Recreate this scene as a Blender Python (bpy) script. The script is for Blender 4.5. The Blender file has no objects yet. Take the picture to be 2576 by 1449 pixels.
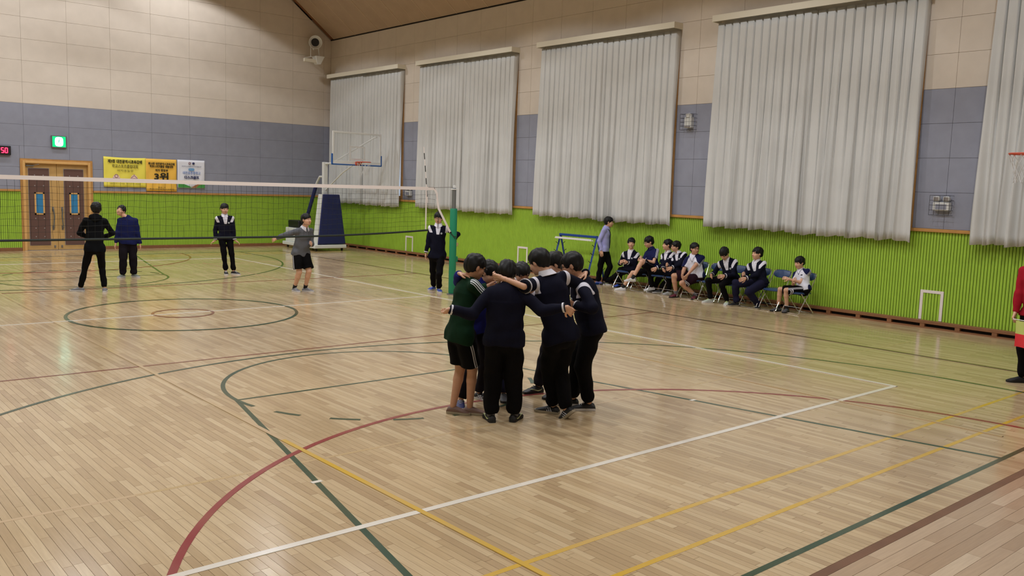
import bpy, math, random
import numpy as np
random.seed(7); rng = np.random.default_rng(7)
SC = bpy.context.scene; COL = SC.collection
PI = math.pi
# ------------------------------------------------------------------ camera
W, H = 2576, 1449
F_PX, YAW, PITCH, ROLL = 2199.28, -0.717225, 0.11403, 0.031718
CAM = np.array([-6.4605, -15.2516, 2.3726])
_F = np.array([-math.sin(YAW)*math.cos(PITCH), math.cos(YAW)*math.cos(PITCH), -math.sin(PITCH)])
_R = np.array([math.cos(YAW), math.sin(YAW), 0.0]); _U = np.cross(_R, _F)
_R, _U = _R*math.cos(ROLL)+_U*math.sin(ROLL), -_R*math.sin(ROLL)+_U*math.cos(ROLL)
from mathutils import Matrix, Vector
cd = bpy.data.cameras.new('camera'); cam = bpy.data.objects.new('camera', cd); COL.objects.link(cam)
m = Matrix.Identity(4)
for i in range(3):
    m[i][0] = _R[i]; m[i][1] = _U[i]; m[i][2] = -_F[i]; m[i][3] = CAM[i]
cam.matrix_world = m
cd.sensor_fit = 'HORIZONTAL'; cd.sensor_width = 36; cd.lens = 36*F_PX/W; cd.clip_end = 200; cd.clip_start = .05
SC.camera = cam
# ------------------------------------------------------------------ world, lamps, exposure
SC.view_settings.view_transform = 'Standard'; SC.view_settings.look = 'None'
SC.view_settings.gamma = 1; SC.view_settings.use_curve_mapping = False
SC.view_settings.exposure = -0.17
w = bpy.data.worlds.new('overcast_sky'); SC.world = w; w.use_nodes = True
w.node_tree.nodes['Background'].inputs[0].default_value = (.75, .85, 1, 1)
w.node_tree.nodes['Background'].inputs[1].default_value = 1.0
try: SC.cycles.use_denoising = True
except Exception: pass
LAMP_X = (4.2, -0.8, -5.8); LAMP_Y = (-12.0, -7.2, -2.4, 2.4, 7.2, 12.0); LAMP_Z = 9.7; LAMP_W = 600
LAMPS = [(x, y, LAMP_Z) for x in LAMP_X for y in LAMP_Y]
for (x, y, z) in LAMPS:
    ld = bpy.data.lights.new('high_bay_light', 'SPOT'); ld.energy = LAMP_W; ld.color = (.97, .98, 1.0)
    ld.spot_size = math.radians(130); ld.spot_blend = .1; ld.shadow_soft_size = .22
    lo = bpy.data.objects.new('high_bay_light', ld); lo.location = (x, y, z); COL.objects.link(lo)

# ------------------------------------------------------------------ helpers
def floor_at(u, v, z=0.0):
    d = _F+_R*(u-W/2)/F_PX-_U*(v-H/2)/F_PX
    return CAM+d*((z-CAM[2])/d[2])
def on_x(u, v, x):
    d = _F+_R*(u-W/2)/F_PX-_U*(v-H/2)/F_PX
    return CAM+d*((x-CAM[0])/d[0])
def on_y(u, v, y):
    d = _F+_R*(u-W/2)/F_PX-_U*(v-H/2)/F_PX
    return CAM+d*((y-CAM[1])/d[1])

def link(o, parent=None):
    COL.objects.link(o)
    if parent is not None: o.parent = parent
    return o
def tag(o, label=None, cat=None, group=None, kind=None):
    if label: o['label'] = label
    if cat: o['category'] = cat
    if group: o['group'] = group
    if kind: o['kind'] = kind
    return o
def thing(name, label, cat, loc=(0, 0, 0), rz=0, group=None):
    o = bpy.data.objects.new(name, None); o.location = loc; o.rotation_euler = (0, 0, rz); o.empty_display_size = .1
    link(o); return tag(o, label, cat, group)
class MB:
    def __init__(s): s.v = []; s.f = []; s.mi = []; s.m = 0
    def add(s, vs, fs):
        n = len(s.v); s.v += [tuple(map(float, q)) for q in vs]; s.f += [tuple(i+n for i in f) for f in fs]; s.mi += [s.m]*len(fs)
    def box(s, lo, hi, rot=None, org=None):
        x0, y0, z0 = lo; x1, y1, z1 = hi
        vs = [(x0,y0,z0),(x1,y0,z0),(x1,y1,z0),(x0,y1,z0),(x0,y0,z1),(x1,y0,z1),(x1,y1,z1),(x0,y1,z1)]
        if rot is not None:
            vs = [tuple(rot @ Vector(q)+Vector(org or (0,0,0))) for q in vs]
        s.add(vs, [(3,2,1,0),(4,5,6,7),(0,1,5,4),(1,2,6,5),(2,3,7,6),(3,0,4,7)])
    def bbox(s, lo, hi, c=.01):
        "box with chamfered edges"
        x0, y0, z0 = lo; x1, y1, z1 = hi; vs = []; 
        for (z, k) in ((z0, c), (z0+c, 0), (z1-c, 0), (z1, c)):
            a0, a1, b0, b1 = x0+k, x1-k, y0+k, y1-k; e = c if k == 0 else 0
            vs += [(a0+e,b0,z),(a1-e,b0,z),(a1,b0+e,z),(a1,b1-e,z),(a1-e,b1,z),(a0+e,b1,z),(a0,b1-e,z),(a0,b0+e,z)]
        fs = [tuple(range(7,-1,-1)), tuple(range(24,32))]
        for r in range(3):
            for i in range(8): j = (i+1) % 8; fs.append((r*8+i, r*8+j, r*8+8+j, r*8+8+i))
        s.add(vs, fs)
    def tube(s, pts, r, n=8, caps=True, closed=False):
        pts = [np.array(q, float) for q in pts]; N = len(pts); rings = []
        rr = r if hasattr(r, '__len__') else [r]*N
        up = None
        for i, q in enumerate(pts):
            a = pts[(i-1) % N] if (i > 0 or closed) else q; b = pts[(i+1) % N] if (i < N-1 or closed) else q
            t = b-a; t = t/(np.linalg.norm(t)+1e-9)
            if up is None:
                up = np.array([0, 0, 1.]) if abs(t[2]) < .9 else np.array([1., 0, 0])
            x = np.cross(up, t); x /= np.linalg.norm(x)+1e-9; y = np.cross(t, x); up = y
            rings.append([q+rr[i]*(x*math.cos(2*PI*k/n)+y*math.sin(2*PI*k/n)) for k in range(n)])
        fs = []
        for i in range(N if closed else N-1):
            j = (i+1) % N
            for k in range(n): l = (k+1) % n; fs.append((i*n+k, i*n+l, j*n+l, j*n+k))
        if caps and not closed: fs += [tuple(range(n-1, -1, -1)), tuple(range((N-1)*n, N*n))]
        s.add([q for g in rings for q in g], fs)
    def lathe(s, prof, n=20, org=(0,0,0), axis='z'):
        vs = []
        for (r, h) in prof:
            for k in range(n):
                c, sn = r*math.cos(2*PI*k/n), r*math.sin(2*PI*k/n)
                q = (c, sn, h) if axis == 'z' else ((c, h, -sn) if axis == 'y' else (h, c, sn))
                vs.append((q[0]+org[0], q[1]+org[1], q[2]+org[2]))
        fs = [(i*n+k, i*n+(k+1) % n, (i+1)*n+(k+1) % n, (i+1)*n+k) for i in range(len(prof)-1) for k in range(n)]
        if prof[0][0] > 1e-6: fs.append(tuple(range(n-1, -1, -1)))
        if prof[-1][0] > 1e-6: fs.append(tuple(range((len(prof)-1)*n, len(prof)*n)))
        s.add(vs, fs)
    def quad(s, a, b, c, d): s.add([a, b, c, d], [(0,1,2,3)])
    def prism(s, poly, z0, z1):
        n = len(poly)
        s.add([(x, y, z0) for x, y in poly]+[(x, y, z1) for x, y in poly],
              [tuple(range(n-1,-1,-1)), tuple(range(n, 2*n))]+[(i, (i+1) % n, n+(i+1) % n, n+i) for i in range(n)])
    def mesh(s, name, mats, smooth=False):
        me = bpy.data.meshes.new(name); me.from_pydata(s.v, [], s.f)
        for mm in (mats if isinstance(mats, (list, tuple)) else [mats]): me.materials.append(mm)
        if max(s.mi or [0]) > 0: me.polygons.foreach_set('material_index', s.mi)
        if smooth:
            me.polygons.foreach_set('use_smooth', [True]*len(me.polygons))
            try: me.set_sharp_from_angle(angle=math.radians(40))
            except Exception: pass
        return me
    def build(s, name, mats, parent=None, smooth=False, loc=None):
        o = bpy.data.objects.new(name, s.mesh(name, mats, smooth))
        if loc is not None: o.location = loc
        return link(o, parent)
def copy_tree(o, parent=None):
    c = o.copy(); link(c, parent)
    for ch in [k for k in o.children]: copy_tree(ch, c)
    return c

# ------------------------------------------------------------------ materials
def srgb(r, g, b):
    f = lambda c: (c/255/12.92) if c/255 <= .04045 else ((c/255+.055)/1.055)**2.4
    return (f(r), f(g), f(b), 1)
def mat(name, col, rough=.6, metal=0, noise=0, nscale=8, bump=0, bscale=60, emit=None, spec=.5, coat=0, trans=0, sheen=0, alpha=1):
    mm = bpy.data.materials.new(name); mm.use_nodes = True; nt = mm.node_tree; b = nt.nodes['Principled BSDF']
    c = srgb(*col)
    b.inputs['Base Color'].default_value = c; b.inputs['Roughness'].default_value = rough; b.inputs['Metallic'].default_value = metal
    b.inputs['Specular IOR Level'].default_value = spec; b.inputs['Coat Weight'].default_value = coat
    b.inputs['Transmission Weight'].default_value = trans; b.inputs['Sheen Weight'].default_value = sheen
    b.inputs['Alpha'].default_value = alpha
    if emit: b.inputs['Emission Color'].default_value = srgb(*emit[:3]); b.inputs['Emission Strength'].default_value = emit[3]
    if noise or bump:
        g = nt.nodes.new('ShaderNodeNewGeometry')
    if noise:
        n = nt.nodes.new('ShaderNodeTexNoise'); n.inputs['Scale'].default_value = nscale; n.inputs['Detail'].default_value = 5
        nt.links.new(g.outputs['Position'], n.inputs['Vector'])
        mr = nt.nodes.new('ShaderNodeMapRange'); mr.inputs[1].default_value = .3; mr.inputs[2].default_value = .7
        mr.inputs[3].default_value = 1-noise; mr.inputs[4].default_value = 1+noise
        nt.links.new(n.outputs['Fac'], mr.inputs[0])
        mx = nt.nodes.new('ShaderNodeVectorMath'); mx.operation = 'SCALE'; mx.inputs[0].default_value = c[:3]
        nt.links.new(mr.outputs[0], mx.inputs['Scale']); nt.links.new(mx.outputs[0], b.inputs['Base Color'])
    if bump:
        n2 = nt.nodes.new('ShaderNodeTexNoise'); n2.inputs['Scale'].default_value = bscale; n2.inputs['Detail'].default_value = 3
        nt.links.new(g.outputs['Position'], n2.inputs['Vector'])
        bp = nt.nodes.new('ShaderNodeBump'); bp.inputs['Strength'].default_value = bump; bp.inputs['Distance'].default_value = .004
        nt.links.new(n2.outputs['Fac'], bp.inputs['Height']); nt.links.new(bp.outputs[0], b.inputs['Normal'])
    return mm
def plank_mat(name, c0, c1, c2, rough):
    mm = bpy.data.materials.new(name); mm.use_nodes = True; nt = mm.node_tree; b = nt.nodes['Principled BSDF']; L = nt.links.new
    at = nt.nodes.new('ShaderNodeAttribute'); at.attribute_name = 'rnd'
    oi = nt.nodes.new('ShaderNodeAttribute'); oi.attribute_type = 'OBJECT'; oi.attribute_name = 'tone'
    ad = nt.nodes.new('ShaderNodeMath'); ad.operation = 'ADD'; L(at.outputs['Fac'], ad.inputs[0]); L(oi.outputs['Fac'], ad.inputs[1])
    cr = nt.nodes.new('ShaderNodeValToRGB'); e = cr.color_ramp.elements
    e[0].position = 0; e[0].color = srgb(*c0); e[1].position = 1; e[1].color = srgb(*c2)
    k = e.new(.22); k.color = srgb(*[(a+q)//2 for a, q in zip(c0, c1)]); k = e.new(.5); k.color = srgb(*c1)
    L(ad.outputs[0], cr.inputs[0])
    g = nt.nodes.new('ShaderNodeNewGeometry')
    n = nt.nodes.new('ShaderNodeTexNoise'); n.inputs['Scale'].default_value = .55; n.inputs['Detail'].default_value = 5; L(g.outputs['Position'], n.inputs['Vector'])
    mp = nt.nodes.new('ShaderNodeMapping'); mp.inputs['Scale'].default_value = (60, 4, 1) if 'border' not in name else (4, 60, 1); L(g.outputs['Position'], mp.inputs[0])
    n2 = nt.nodes.new('ShaderNodeTexNoise'); n2.inputs['Scale'].default_value = 1; n2.inputs['Detail'].default_value = 4; L(mp.outputs[0], n2.inputs['Vector'])
    r1 = nt.nodes.new('ShaderNodeMapRange'); r1.inputs[1].default_value = .3; r1.inputs[2].default_value = .7; r1.inputs[3].default_value = .93; r1.inputs[4].default_value = 1.06; L(n.outputs['Fac'], r1.inputs[0])
    r2 = nt.nodes.new('ShaderNodeMapRange'); r2.inputs[1].default_value = .3; r2.inputs[2].default_value = .7; r2.inputs[3].default_value = .93; r2.inputs[4].default_value = 1.05; L(n2.outputs['Fac'], r2.inputs[0])
    mu = nt.nodes.new('ShaderNodeMath'); mu.operation = 'MULTIPLY'; L(r1.outputs[0], mu.inputs[0]); L(r2.outputs[0], mu.inputs[1])
    sc = nt.nodes.new('ShaderNodeVectorMath'); sc.operation = 'SCALE'; L(cr.outputs[0], sc.inputs[0]); L(mu.outputs[0], sc.inputs['Scale']); L(sc.outputs[0], b.inputs['Base Color'])
    r3 = nt.nodes.new('ShaderNodeMapRange'); r3.inputs[1].default_value = .3; r3.inputs[2].default_value = .7; r3.inputs[3].default_value = rough-.05; r3.inputs[4].default_value = rough+.08; L(n.outputs['Fac'], r3.inputs[0])
    L(r3.outputs[0], b.inputs['Roughness']); b.inputs['Specular IOR Level'].default_value = .5; b.inputs['Coat Weight'].default_value = .25; b.inputs['Coat Roughness'].default_value = .12
    return mm
def worn_mat(name, col, wear=.3, rough=.35):
    "floor paint that has been worn through to the wood here and there"
    mm = bpy.data.materials.new(name); mm.use_nodes = True; nt = mm.node_tree; b = nt.nodes['Principled BSDF']; L = nt.links.new
    g = nt.nodes.new('ShaderNodeNewGeometry'); n = nt.nodes.new('ShaderNodeTexNoise'); n.inputs['Scale'].default_value = 1.3; n.inputs['Detail'].default_value = 8; L(g.outputs['Position'], n.inputs['Vector'])
    r = nt.nodes.new('ShaderNodeMapRange'); r.inputs[1].default_value = .35; r.inputs[2].default_value = .65; r.inputs[3].default_value = 0; r.inputs[4].default_value = wear; L(n.outputs['Fac'], r.inputs[0])
    mx = nt.nodes.new('ShaderNodeMix'); mx.data_type = 'RGBA'; mx.inputs[6].default_value = srgb(*col); mx.inputs[7].default_value = srgb(196, 170, 134)
    L(r.outputs[0], mx.inputs[0]); L(mx.outputs[2], b.inputs['Base Color']); b.inputs['Roughness'].default_value = .2; b.inputs['Coat Weight'].default_value = .25; b.inputs['Coat Roughness'].default_value = .12
    return mm
M = {}
M['plank'] = plank_mat('maple_floor_board', (177,151,116), (192,167,129), (203,180,143), .18)
M['border_plank'] = plank_mat('border_floor_board', (170,143,114), (190,165,136), (203,181,153), .2)
M['subfloor'] = mat('dark_subfloor', (52,38,28), .9)
M['brown_strip'] = mat('brown_inlay_strip', (118,84,64), .35, noise=.12, nscale=4)
M['green_paint'] = worn_mat('green_line_paint', (24,66,46), .1); M['white_paint'] = worn_mat('white_line_paint', (226,220,208), .12)
M['red_paint'] = worn_mat('red_line_paint', (140,46,52), .12); M['yellow_paint'] = worn_mat('yellow_line_paint', (210,170,56), .45)
M['faint_yellow'] = worn_mat('faded_yellow_paint', (190,164,118), 1.5); M['dark_paint'] = worn_mat('dark_line_paint', (78,60,42), .1)
M['brown_paint'] = worn_mat('brown_line_paint', (128,72,58), .15)
M['cream'] = mat('cream_wall_board', (212,201,188), .85, noise=.035, nscale=3, bump=.15, bscale=220)
M['lilac'] = mat('lilac_wall_board', (144,147,162), .85, noise=.05, nscale=4, bump=.25, bscale=200)
M['joint'] = mat('wall_joint', (172,160,148), .9)
M['green'] = mat('green_slat', (154,192,58), .5, noise=.05, nscale=5)
M['groove'] = mat('slat_groove', (58,74,22), .8)
M['rail'] = mat('orange_wood_rail', (190,140,78), .45, noise=.1, nscale=6)
M['base_wood'] = mat('brown_base_board', (132,88,56), .5, noise=.12, nscale=6)
M['slot'] = mat('dark_slot', (30,22,16), .95)
M['ceil'] = mat('ceiling_board', (178,154,130), .75, noise=.05, nscale=2)
M['ceil_rib'] = mat('ceiling_rib', (196,172,146), .7)
M['curtain'] = mat('curtain_cloth', (208,209,208), .9, noise=.03, nscale=2, bump=.15, bscale=300, sheen=.1)
M['pelmet'] = mat('cream_pelmet', (226,220,202), .5)
M['white_metal'] = mat('white_painted_metal', (225,226,224), .35)
M['white'] = mat('white_matt', (222,222,220), .6)
M['steel'] = mat('galvanised_steel', (135,138,142), .4, metal=.8)
M['chrome'] = mat('chrome_tube', (225,228,232), .12, metal=1)
M['black'] = mat('black_plastic', (18,18,20), .5)
M['wire'] = mat('dark_wire', (62,62,66), .5, metal=.5)
M['navy_pad'] = mat('navy_padding', (28,36,92), .55, noise=.06, nscale=6)
M['blue_metal'] = mat('blue_painted_metal', (22,62,132), .4)
M['blue_pad'] = mat('blue_edge_pad', (44,96,168), .5)
M['orange'] = mat('orange_rim', (206,84,58), .45)
M['netcord'] = mat('white_net_cord', (212,212,212), .8)
M['blackcord'] = mat('black_net_cord', (24,26,22), .8)
M['tape'] = mat('white_net_tape', (228,218,214), .7)
M['band'] = mat('black_net_band', (12,26,18), .7)
M['post_green'] = mat('green_post_pad', (14,128,92), .5)
M['door_wood'] = mat('honey_door_wood', (196,158,98), .45, noise=.07, nscale=5)
M['door_frame'] = mat('honey_frame_wood', (214,168,104), .45, noise=.06, nscale=5)
M['brown_pad'] = mat('brown_quilted_pad', (96,68,60), .6)
M['grey_trim'] = mat('grey_metal_trim', (158,152,152), .4, metal=.3)
M['blue_glass'] = mat('blue_door_glass', (58,132,182), .15)
M['seat_blue'] = mat('blue_vinyl', (44,66,104), .4, noise=.05)
def glass(name, alpha=.12, col=(225,232,235)):
    return mat(name, col, .06, alpha=alpha)
M['acrylic'] = glass('acrylic_board', .14); M['pane'] = glass('window_glass', .25, (205,222,235))
M['groove_far'] = mat('slat_groove_shallow', (92,118,34), .8)
# ================================================================== SETTING
XW, YF, XL, YN = 10.2, 14.55, -11.72, -17.6
XC = -0.76
EAVE, SLOPE = 7.62, .766
ceil_z = lambda x: EAVE+(XW-x)*SLOPE if x > XC else EAVE+(x-XL)*SLOPE
# ---- floor: boards laid on a dark sub-floor
b = MB(); b.box((XL, YN, -.12), (XW+.1, YF+.2, -.012)); floor = b.build('floor', M['subfloor']); tag(floor, kind='structure')
PW = .062; BY = -12.61
def board_mesh(ln, wd, tilt):
    q = MB(); a, c = tilt; g = .0011
    q.add([(g,g,0-a),(wd-g,g,0+a),(wd-g,ln-g,0+c),(g,ln-g,0-c),(g,g,-.014),(wd-g,g,-.014),(wd-g,ln-g,-.014),(g,ln-g,-.014)],
          [(0,1,2,3),(0,4,5,1),(1,5,6,2),(2,6,7,3),(3,7,4,0)])
    return q
lens = [.3, .42, .55, .7, .85, 1.0, 1.2]
cand = []
nx = int((XW-XL)/PW)
for i in range(nx):
    x = XL+i*PW; y = BY+.07
    y -= 0; first = True
    while y < YF:
        ln = random.choice(lens)*(.6 if first and random.random() < .5 else 1); ln = min(ln, YF-y); first = False
        cand.append((x, y, ln)); y += ln
cand2 = []
y = BY-.001
while y > YN:
    y -= .1; x = XL
    while x < XW:
        ln = min(random.choice([.6, .9, 1.2, 1.5]), XW-x); cand2.append((x, y, ln)); x += ln
def px_size(x, y, wx, wy):
    r = []
    for (a, c) in ((x, y), (x+wx, y+wy)):
        d = np.array([a, c, 0])-CAM; z = d @ _F
        if z < .5: return 0
        u = W/2+F_PX*(d @ _R)/z; v = H/2-F_PX*(d @ _U)/z; r.append((u, v, z))
    u, v, z = r[0]
    if not (-80 < u < W+80 and v < H+120): return 0
    return wx*wy/z**2
sc_ = sorted([(px_size(x, y, PW, ln), 0, x, y, ln) for (x, y, ln) in cand]+[(px_size(x, y, ln, .1), 1, x, y, ln) for (x, y, ln) in cand2], reverse=True)
pick = set((k, x, y) for (s_, k, x, y, l) in sc_[:300])
mesh_cache = {}
def tilt_(): return (random.uniform(-.00025, .00025), random.uniform(-.00025, .00025))
V, Fc, rn = [[], []], [[], []], [[], []]
for k, lst in ((0, cand), (1, cand2)):
    for (x, y, ln) in lst:
        if (k, x, y) in pick:
            key = (k, round(ln, 2), random.randrange(3))
            if key not in mesh_cache:
                q = board_mesh(ln, PW if k == 0 else .1, tilt_()) 
                if k == 1: q.v = [(b_, a_, c_) for (a_, b_, c_) in q.v]; q.f = [tuple(reversed(f)) for f in q.f]
                mesh_cache[key] = q.mesh('floor_board', M['plank' if k == 0 else 'border_plank'])
            o = bpy.data.objects.new('floor_board', mesh_cache[key]); o.location = (x, y, 0); o['tone'] = random.random(); link(o, floor)
        else:
            q = board_mesh(ln, PW if k == 0 else .1, tilt_()); n = len(V[k])
            if k == 0: V[k] += [(a_+x, b_+y, c_) for (a_, b_, c_) in q.v]; Fc[k] += [tuple(i+n for i in f) for f in q.f]
            else: V[k] += [(b_+x, a_+y, c_) for (a_, b_, c_) in q.v]; Fc[k] += [tuple(i+n for i in reversed(f)) for f in q.f]
            rn[k] += [random.random()]*5
for k, nm in ((0, 'plank'), (1, 'border_plank')):
    me = bpy.data.meshes.new('floor_boards'); me.from_pydata(V[k], [], Fc[k]); me.materials.append(M[nm])
    at = me.attributes.new('rnd', 'FLOAT', 'FACE'); at.data.foreach_set('value', rn[k])
    o = link(bpy.data.objects.new('floor_boards', me), floor); o['kind'] = 'stuff'; o['tone'] = 0.0
b = MB(); b.box((XL, BY, -.014), (XW, BY+.068, .0004)); b.build('inlay_strip', M['brown_strip'], floor)
# ---- painted court lines, thin coats of paint lying on the boards
lvl = [0.0006]
def strip(name, pts, wd, m_, closed=False):
    pts = [np.array(q, float) for q in pts]; N = len(pts); Lf, Rt = [], []
    for i, q in enumerate(pts):
        a = pts[(i-1) % N] if (i > 0 or closed) else q; c = pts[(i+1) % N] if (i < N-1 or closed) else q
        t = c-a; t /= np.linalg.norm(t); n_ = np.array([-t[1], t[0]]); Lf.append(q+n_*wd/2); Rt.append(q-n_*wd/2)
    lvl[0] += .00012; z = lvl[0]; q = MB()
    vs = [(a[0], a[1], z) for a in Lf]+[(a[0], a[1], z) for a in Rt]
    q.add(vs, [(i, N+i, N+(i+1) % N, (i+1) % N) for i in range(N if closed else N-1)])
    vs2 = [(a, b_, .0001) for (a, b_, c) in vs]
    q.add(vs+vs2, [(i, (i+1) % N, 2*N+(i+1) % N, 2*N+i) for i in range(N-1)]+[(N+(i+1) % N, N+i, 3*N+i, 3*N+(i+1) % N) for i in range(N-1)])
    return q.build(name, m_, floor)
def arc(c, r, a0, a1, n=64): return [(c[0]+r*math.cos(a0+(a1-a0)*i/n), c[1]+r*math.sin(a0+(a1-a0)*i/n)) for i in range(n+1)]
G, Wp, Rd, Yl = M['green_paint'], M['white_paint'], M['red_paint'], M['yellow_paint']
for sg in (-1, 1):
    s = lambda y: sg*y
    strip('faded_line', [(-8, s(8.68)), (10, s(8.68))], .04, M['faint_yellow'])
    strip('yellow_line', [(-8.6, s(11.32)), (9.2, s(11.32))], .045, Yl); strip('yellow_line', [(-8.6, s(11.8)), (9.2, s(11.8))], .045, Yl)
    strip('green_line', [(-8.56, s(12.3)), (7.04, s(12.3))], .05, G)
    strip('green_line', [(XC-1.84, s(6.36)), (XC-3.04, s(12.3))], .05, G); strip('green_line', [(XC+1.84, s(6.36)), (XC+3.04, s(12.3))], .05, G)
    strip('green_line', [(XC-1.84, s(6.36)), (XC+1.84, s(6.36))], .045, G)
    strip('green_line', [(XC+1.84*math.cos(t), s(6.36)-s(1.84)*math.sin(t)*1) for t in [PI*i/48 for i in range(49)]], .05, G)
    for i in range(9):
        t0 = (.12+i*2.05)*.17; 
        if i > 8: continue
        strip('green_dash', [(XC-1.84*math.cos(t), s(6.36)+s(1.84)*math.sin(t)) for t in (t0, t0+.085, t0+.17)], .05, G)
    strip('green_line', [(XC-6.37, s(12.3)), (XC-6.37, s(10.66))]+[(XC-6.37*math.cos(t), s(10.66)-s(6.37)*math.sin(t)) for t in [PI*i/80 for i in range(81)]]+[(XC+6.37, s(12.3))], .05, G)
    strip('red_line', [(XC-4.43*math.cos(t), s(12.26)-s(4.43)*math.sin(t)) for t in [PI*i/70 for i in range(71)]], .055, Rd)
    for kx in (-1, 1):
        t = 2.83/5.94; strip('white_mark', [(XC+kx*(1.84+1.2*t-.045), s(6.36+2.83)), (XC+kx*(1.84+1.2*t+.045), s(6.36+2.83))], .045, Wp)
    strip('dark_red_line', [(-8.5, s(4.1)), (7.04, s(4.1))], .04, M['brown_paint'])
    strip('white_line', [(-6.02, s(10.2)), (4.53, s(10.2))], .062, Wp)
strip('yellow_line', [(-2.87, -11.3), (-2.87, -8.0)], .045, Yl); strip('faded_line', [(-2.87, -8.0), (-2.87, 9)], .045, M['faint_yellow']); strip('yellow_line', [(-2.87, -12.0), (-2.87, -11.3)], .045, Yl)
strip('faded_line', [(3.1, -12), (3.1, 9)], .04, M['faint_yellow'])
strip('dark_line', [(7.04, -12.3), (7.04, 12.3)], .045, M['dark_paint']); strip('green_line', [(-8.56, -12.3), (-8.56, 12.3)], .05, G)
strip('green_circle', arc((XC, 0), 1.894, 0, 2*PI, 96)[:-1], .055, G, True)
strip('brown_circle', arc((XC-.05, 0), .5, 0, 2*PI, 40)[:-1], .045, M['brown_paint'], True)
strip('white_line', [(4.5, -10.23), (4.5, 10.23)], .05, Wp); strip('white_line', [(-6.02, -10.2), (-6.02, 10.2)], .05, Wp)
strip('white_line', [(-6.0, 0), (4.5, 0)], .042, Wp)

# ---- walls
RZ = [1.86+.0, 2.535, 3.167, 3.80, 4.43, 5.06, 5.69, 6.325, 6.96, 7.6]
WIN = [11.95, 6.2, .45, -5.33, -11.15]; WH = 2.33
OPZ = (1.86, 6.12)
wr = MB()
wr.box((XW+.025, YN, -.1), (XW+.3, YF+.3, OPZ[0])); wr.box((XW+.025, YN, OPZ[1]), (XW+.3, YF+.3, EAVE+.25))
ed = [YF+.3]
for c in WIN: ed += [c+WH, c-WH]
ed.append(YN)
for i in range(0, len(ed), 2): wr.box((XW+.025, ed[i+1], OPZ[0]), (XW+.3, ed[i], OPZ[1]))
wall_right = wr.build('wall_right', M['joint']); tag(wall_right, kind='structure')
pan_cache = {}
def panel(parent, axis, u0, u1, z0, z1, m_, val):
    g = .002; th = .02
    key = (axis, round(u1-u0, 3), round(z1-z0, 3), m_.name)
    if key not in pan_cache:
        q = MB(); w_, h_ = u1-u0, z1-z0
        if axis == 'x': q.bbox((0, g, g), (th+.006, w_-g, h_-g), .003)
        else: q.bbox((g, 0, g), (w_-g, th+.006, h_-g), .003)
        pan_cache[key] = q.mesh('wall_panel', m_)
    o = bpy.data.objects.new('wall_panel', pan_cache[key]); o.location = (val, u0, z0) if axis == 'x' else (u0, val, z0)
    return link(o, parent)
pier = []
for i in range(0, len(ed), 2):
    hi, lo = min(ed[i], YF), max(ed[i+1], -15.2)
    if hi-lo < .3: continue
    mid = (hi+lo)/2
    for (a, c) in ((lo, mid), (mid, hi)):
        if hi-lo < .8 and a != lo: continue
        cc = hi if hi-lo < .8 else c
        for r in range(7):
            panel(wall_right, 'x', a, cc, RZ[r], RZ[r+1], M['lilac'] if r < 4 else M['cream'], XW)
yy = YF
mids = sorted([(WIN[i]+WIN[i+1])/2 for i in range(4)]+[YF, -14.0])
for i in range(len(mids)-1):
    n_ = 5 if mids[i+1]-mids[i] > 3.5 else 3
    for k in range(n_):
        a = mids[i]+(mids[i+1]-mids[i])*k/n_; c = mids[i]+(mids[i+1]-mids[i])*(k+1)/n_
        panel(wall_right, 'x', a, c, RZ[7], RZ[8], M['cream'], XW); panel(wall_right, 'x', a, c, RZ[8], RZ[9]+.02, M['cream'], XW)
for c in WIN:   # boards between the window heads and the first full row
    for k in range(4): panel(wall_right, 'x', c-WH+k*2*WH/4, c-WH+(k+1)*2*WH/4, OPZ[1], RZ[7], M['cream'], XW)
# far wall with the gable
DX0, DX1, DZ = -.22, 1.70, 2.73
fb = MB()
fb.add([(x, y, z) for y in (YF+.026, YF+.3) for (x, z) in ((DX1, -.1), (XW+.2, -.1), (XW+.2, EAVE-.1), (XC, ceil_z(XC)+.1), (XL-.2, EAVE-.1), (XL-.2, -.1), (DX0, -.1), (DX0, DZ), (DX1, DZ))],
       [tuple(range(9)), tuple(range(17, 8, -1))]+[(i, 9+i, 9+(i+1) % 9, (i+1) % 9) for i in range(9)])
wall_far = fb.build('wall_far', M['joint']); tag(wall_far, kind='structure')
def clip_panel(x0, x1, z0, z1, m_):
    "panel whose top follows the roof slope"
    top = lambda x: min(z1, ceil_z(x)-.03)
    if top(x0) <= z0 and top(x1) <= z0: return
    xs = sorted(set([x0, x1]+[t for t in (XW-(z1+.03-EAVE)/SLOPE, XW-(z0+.03-EAVE)/SLOPE, XL+(z1+.03-EAVE)/SLOPE, XL+(z0+.03-EAVE)/SLOPE, XC) if x0 < t < x1]))
    g = .002; pts = [(x, max(top(x), z0)) for x in xs]; pts = [p for p in pts if p[1] > z0+1e-4 or p[0] in xs]
    poly = [(x0+g, z0+g)]+[(x1-g, z0+g)]+[(min(max(x, x0+g), x1-g), t-g) for (x, t) in reversed(pts)]
    cl = []
    for p in poly:
        if not cl or abs(p[0]-cl[-1][0])+abs(p[1]-cl[-1][1]) > 2e-3: cl.append(p)
    if len(cl) < 3: return
    q = MB(); n = len(cl)
    q.add([(x, YF, z) for x, z in cl]+[(x, YF+.026, z) for x, z in cl], [tuple(range(n))]+[(i, n+i, n+(i+1) % n, (i+1) % n) for i in range(n)])
    q.build('wall_panel', m_, wall_far)
XJ = [-.15+1.257*k for k in range(-9, 9)]; XJ = [XL]+XJ[0:]; XJ = [x for x in XJ if XL <= x < XW]+[XW]
ZJ = RZ[:9]+[6.96+.632*k for k in range(1, 15)]
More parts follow.
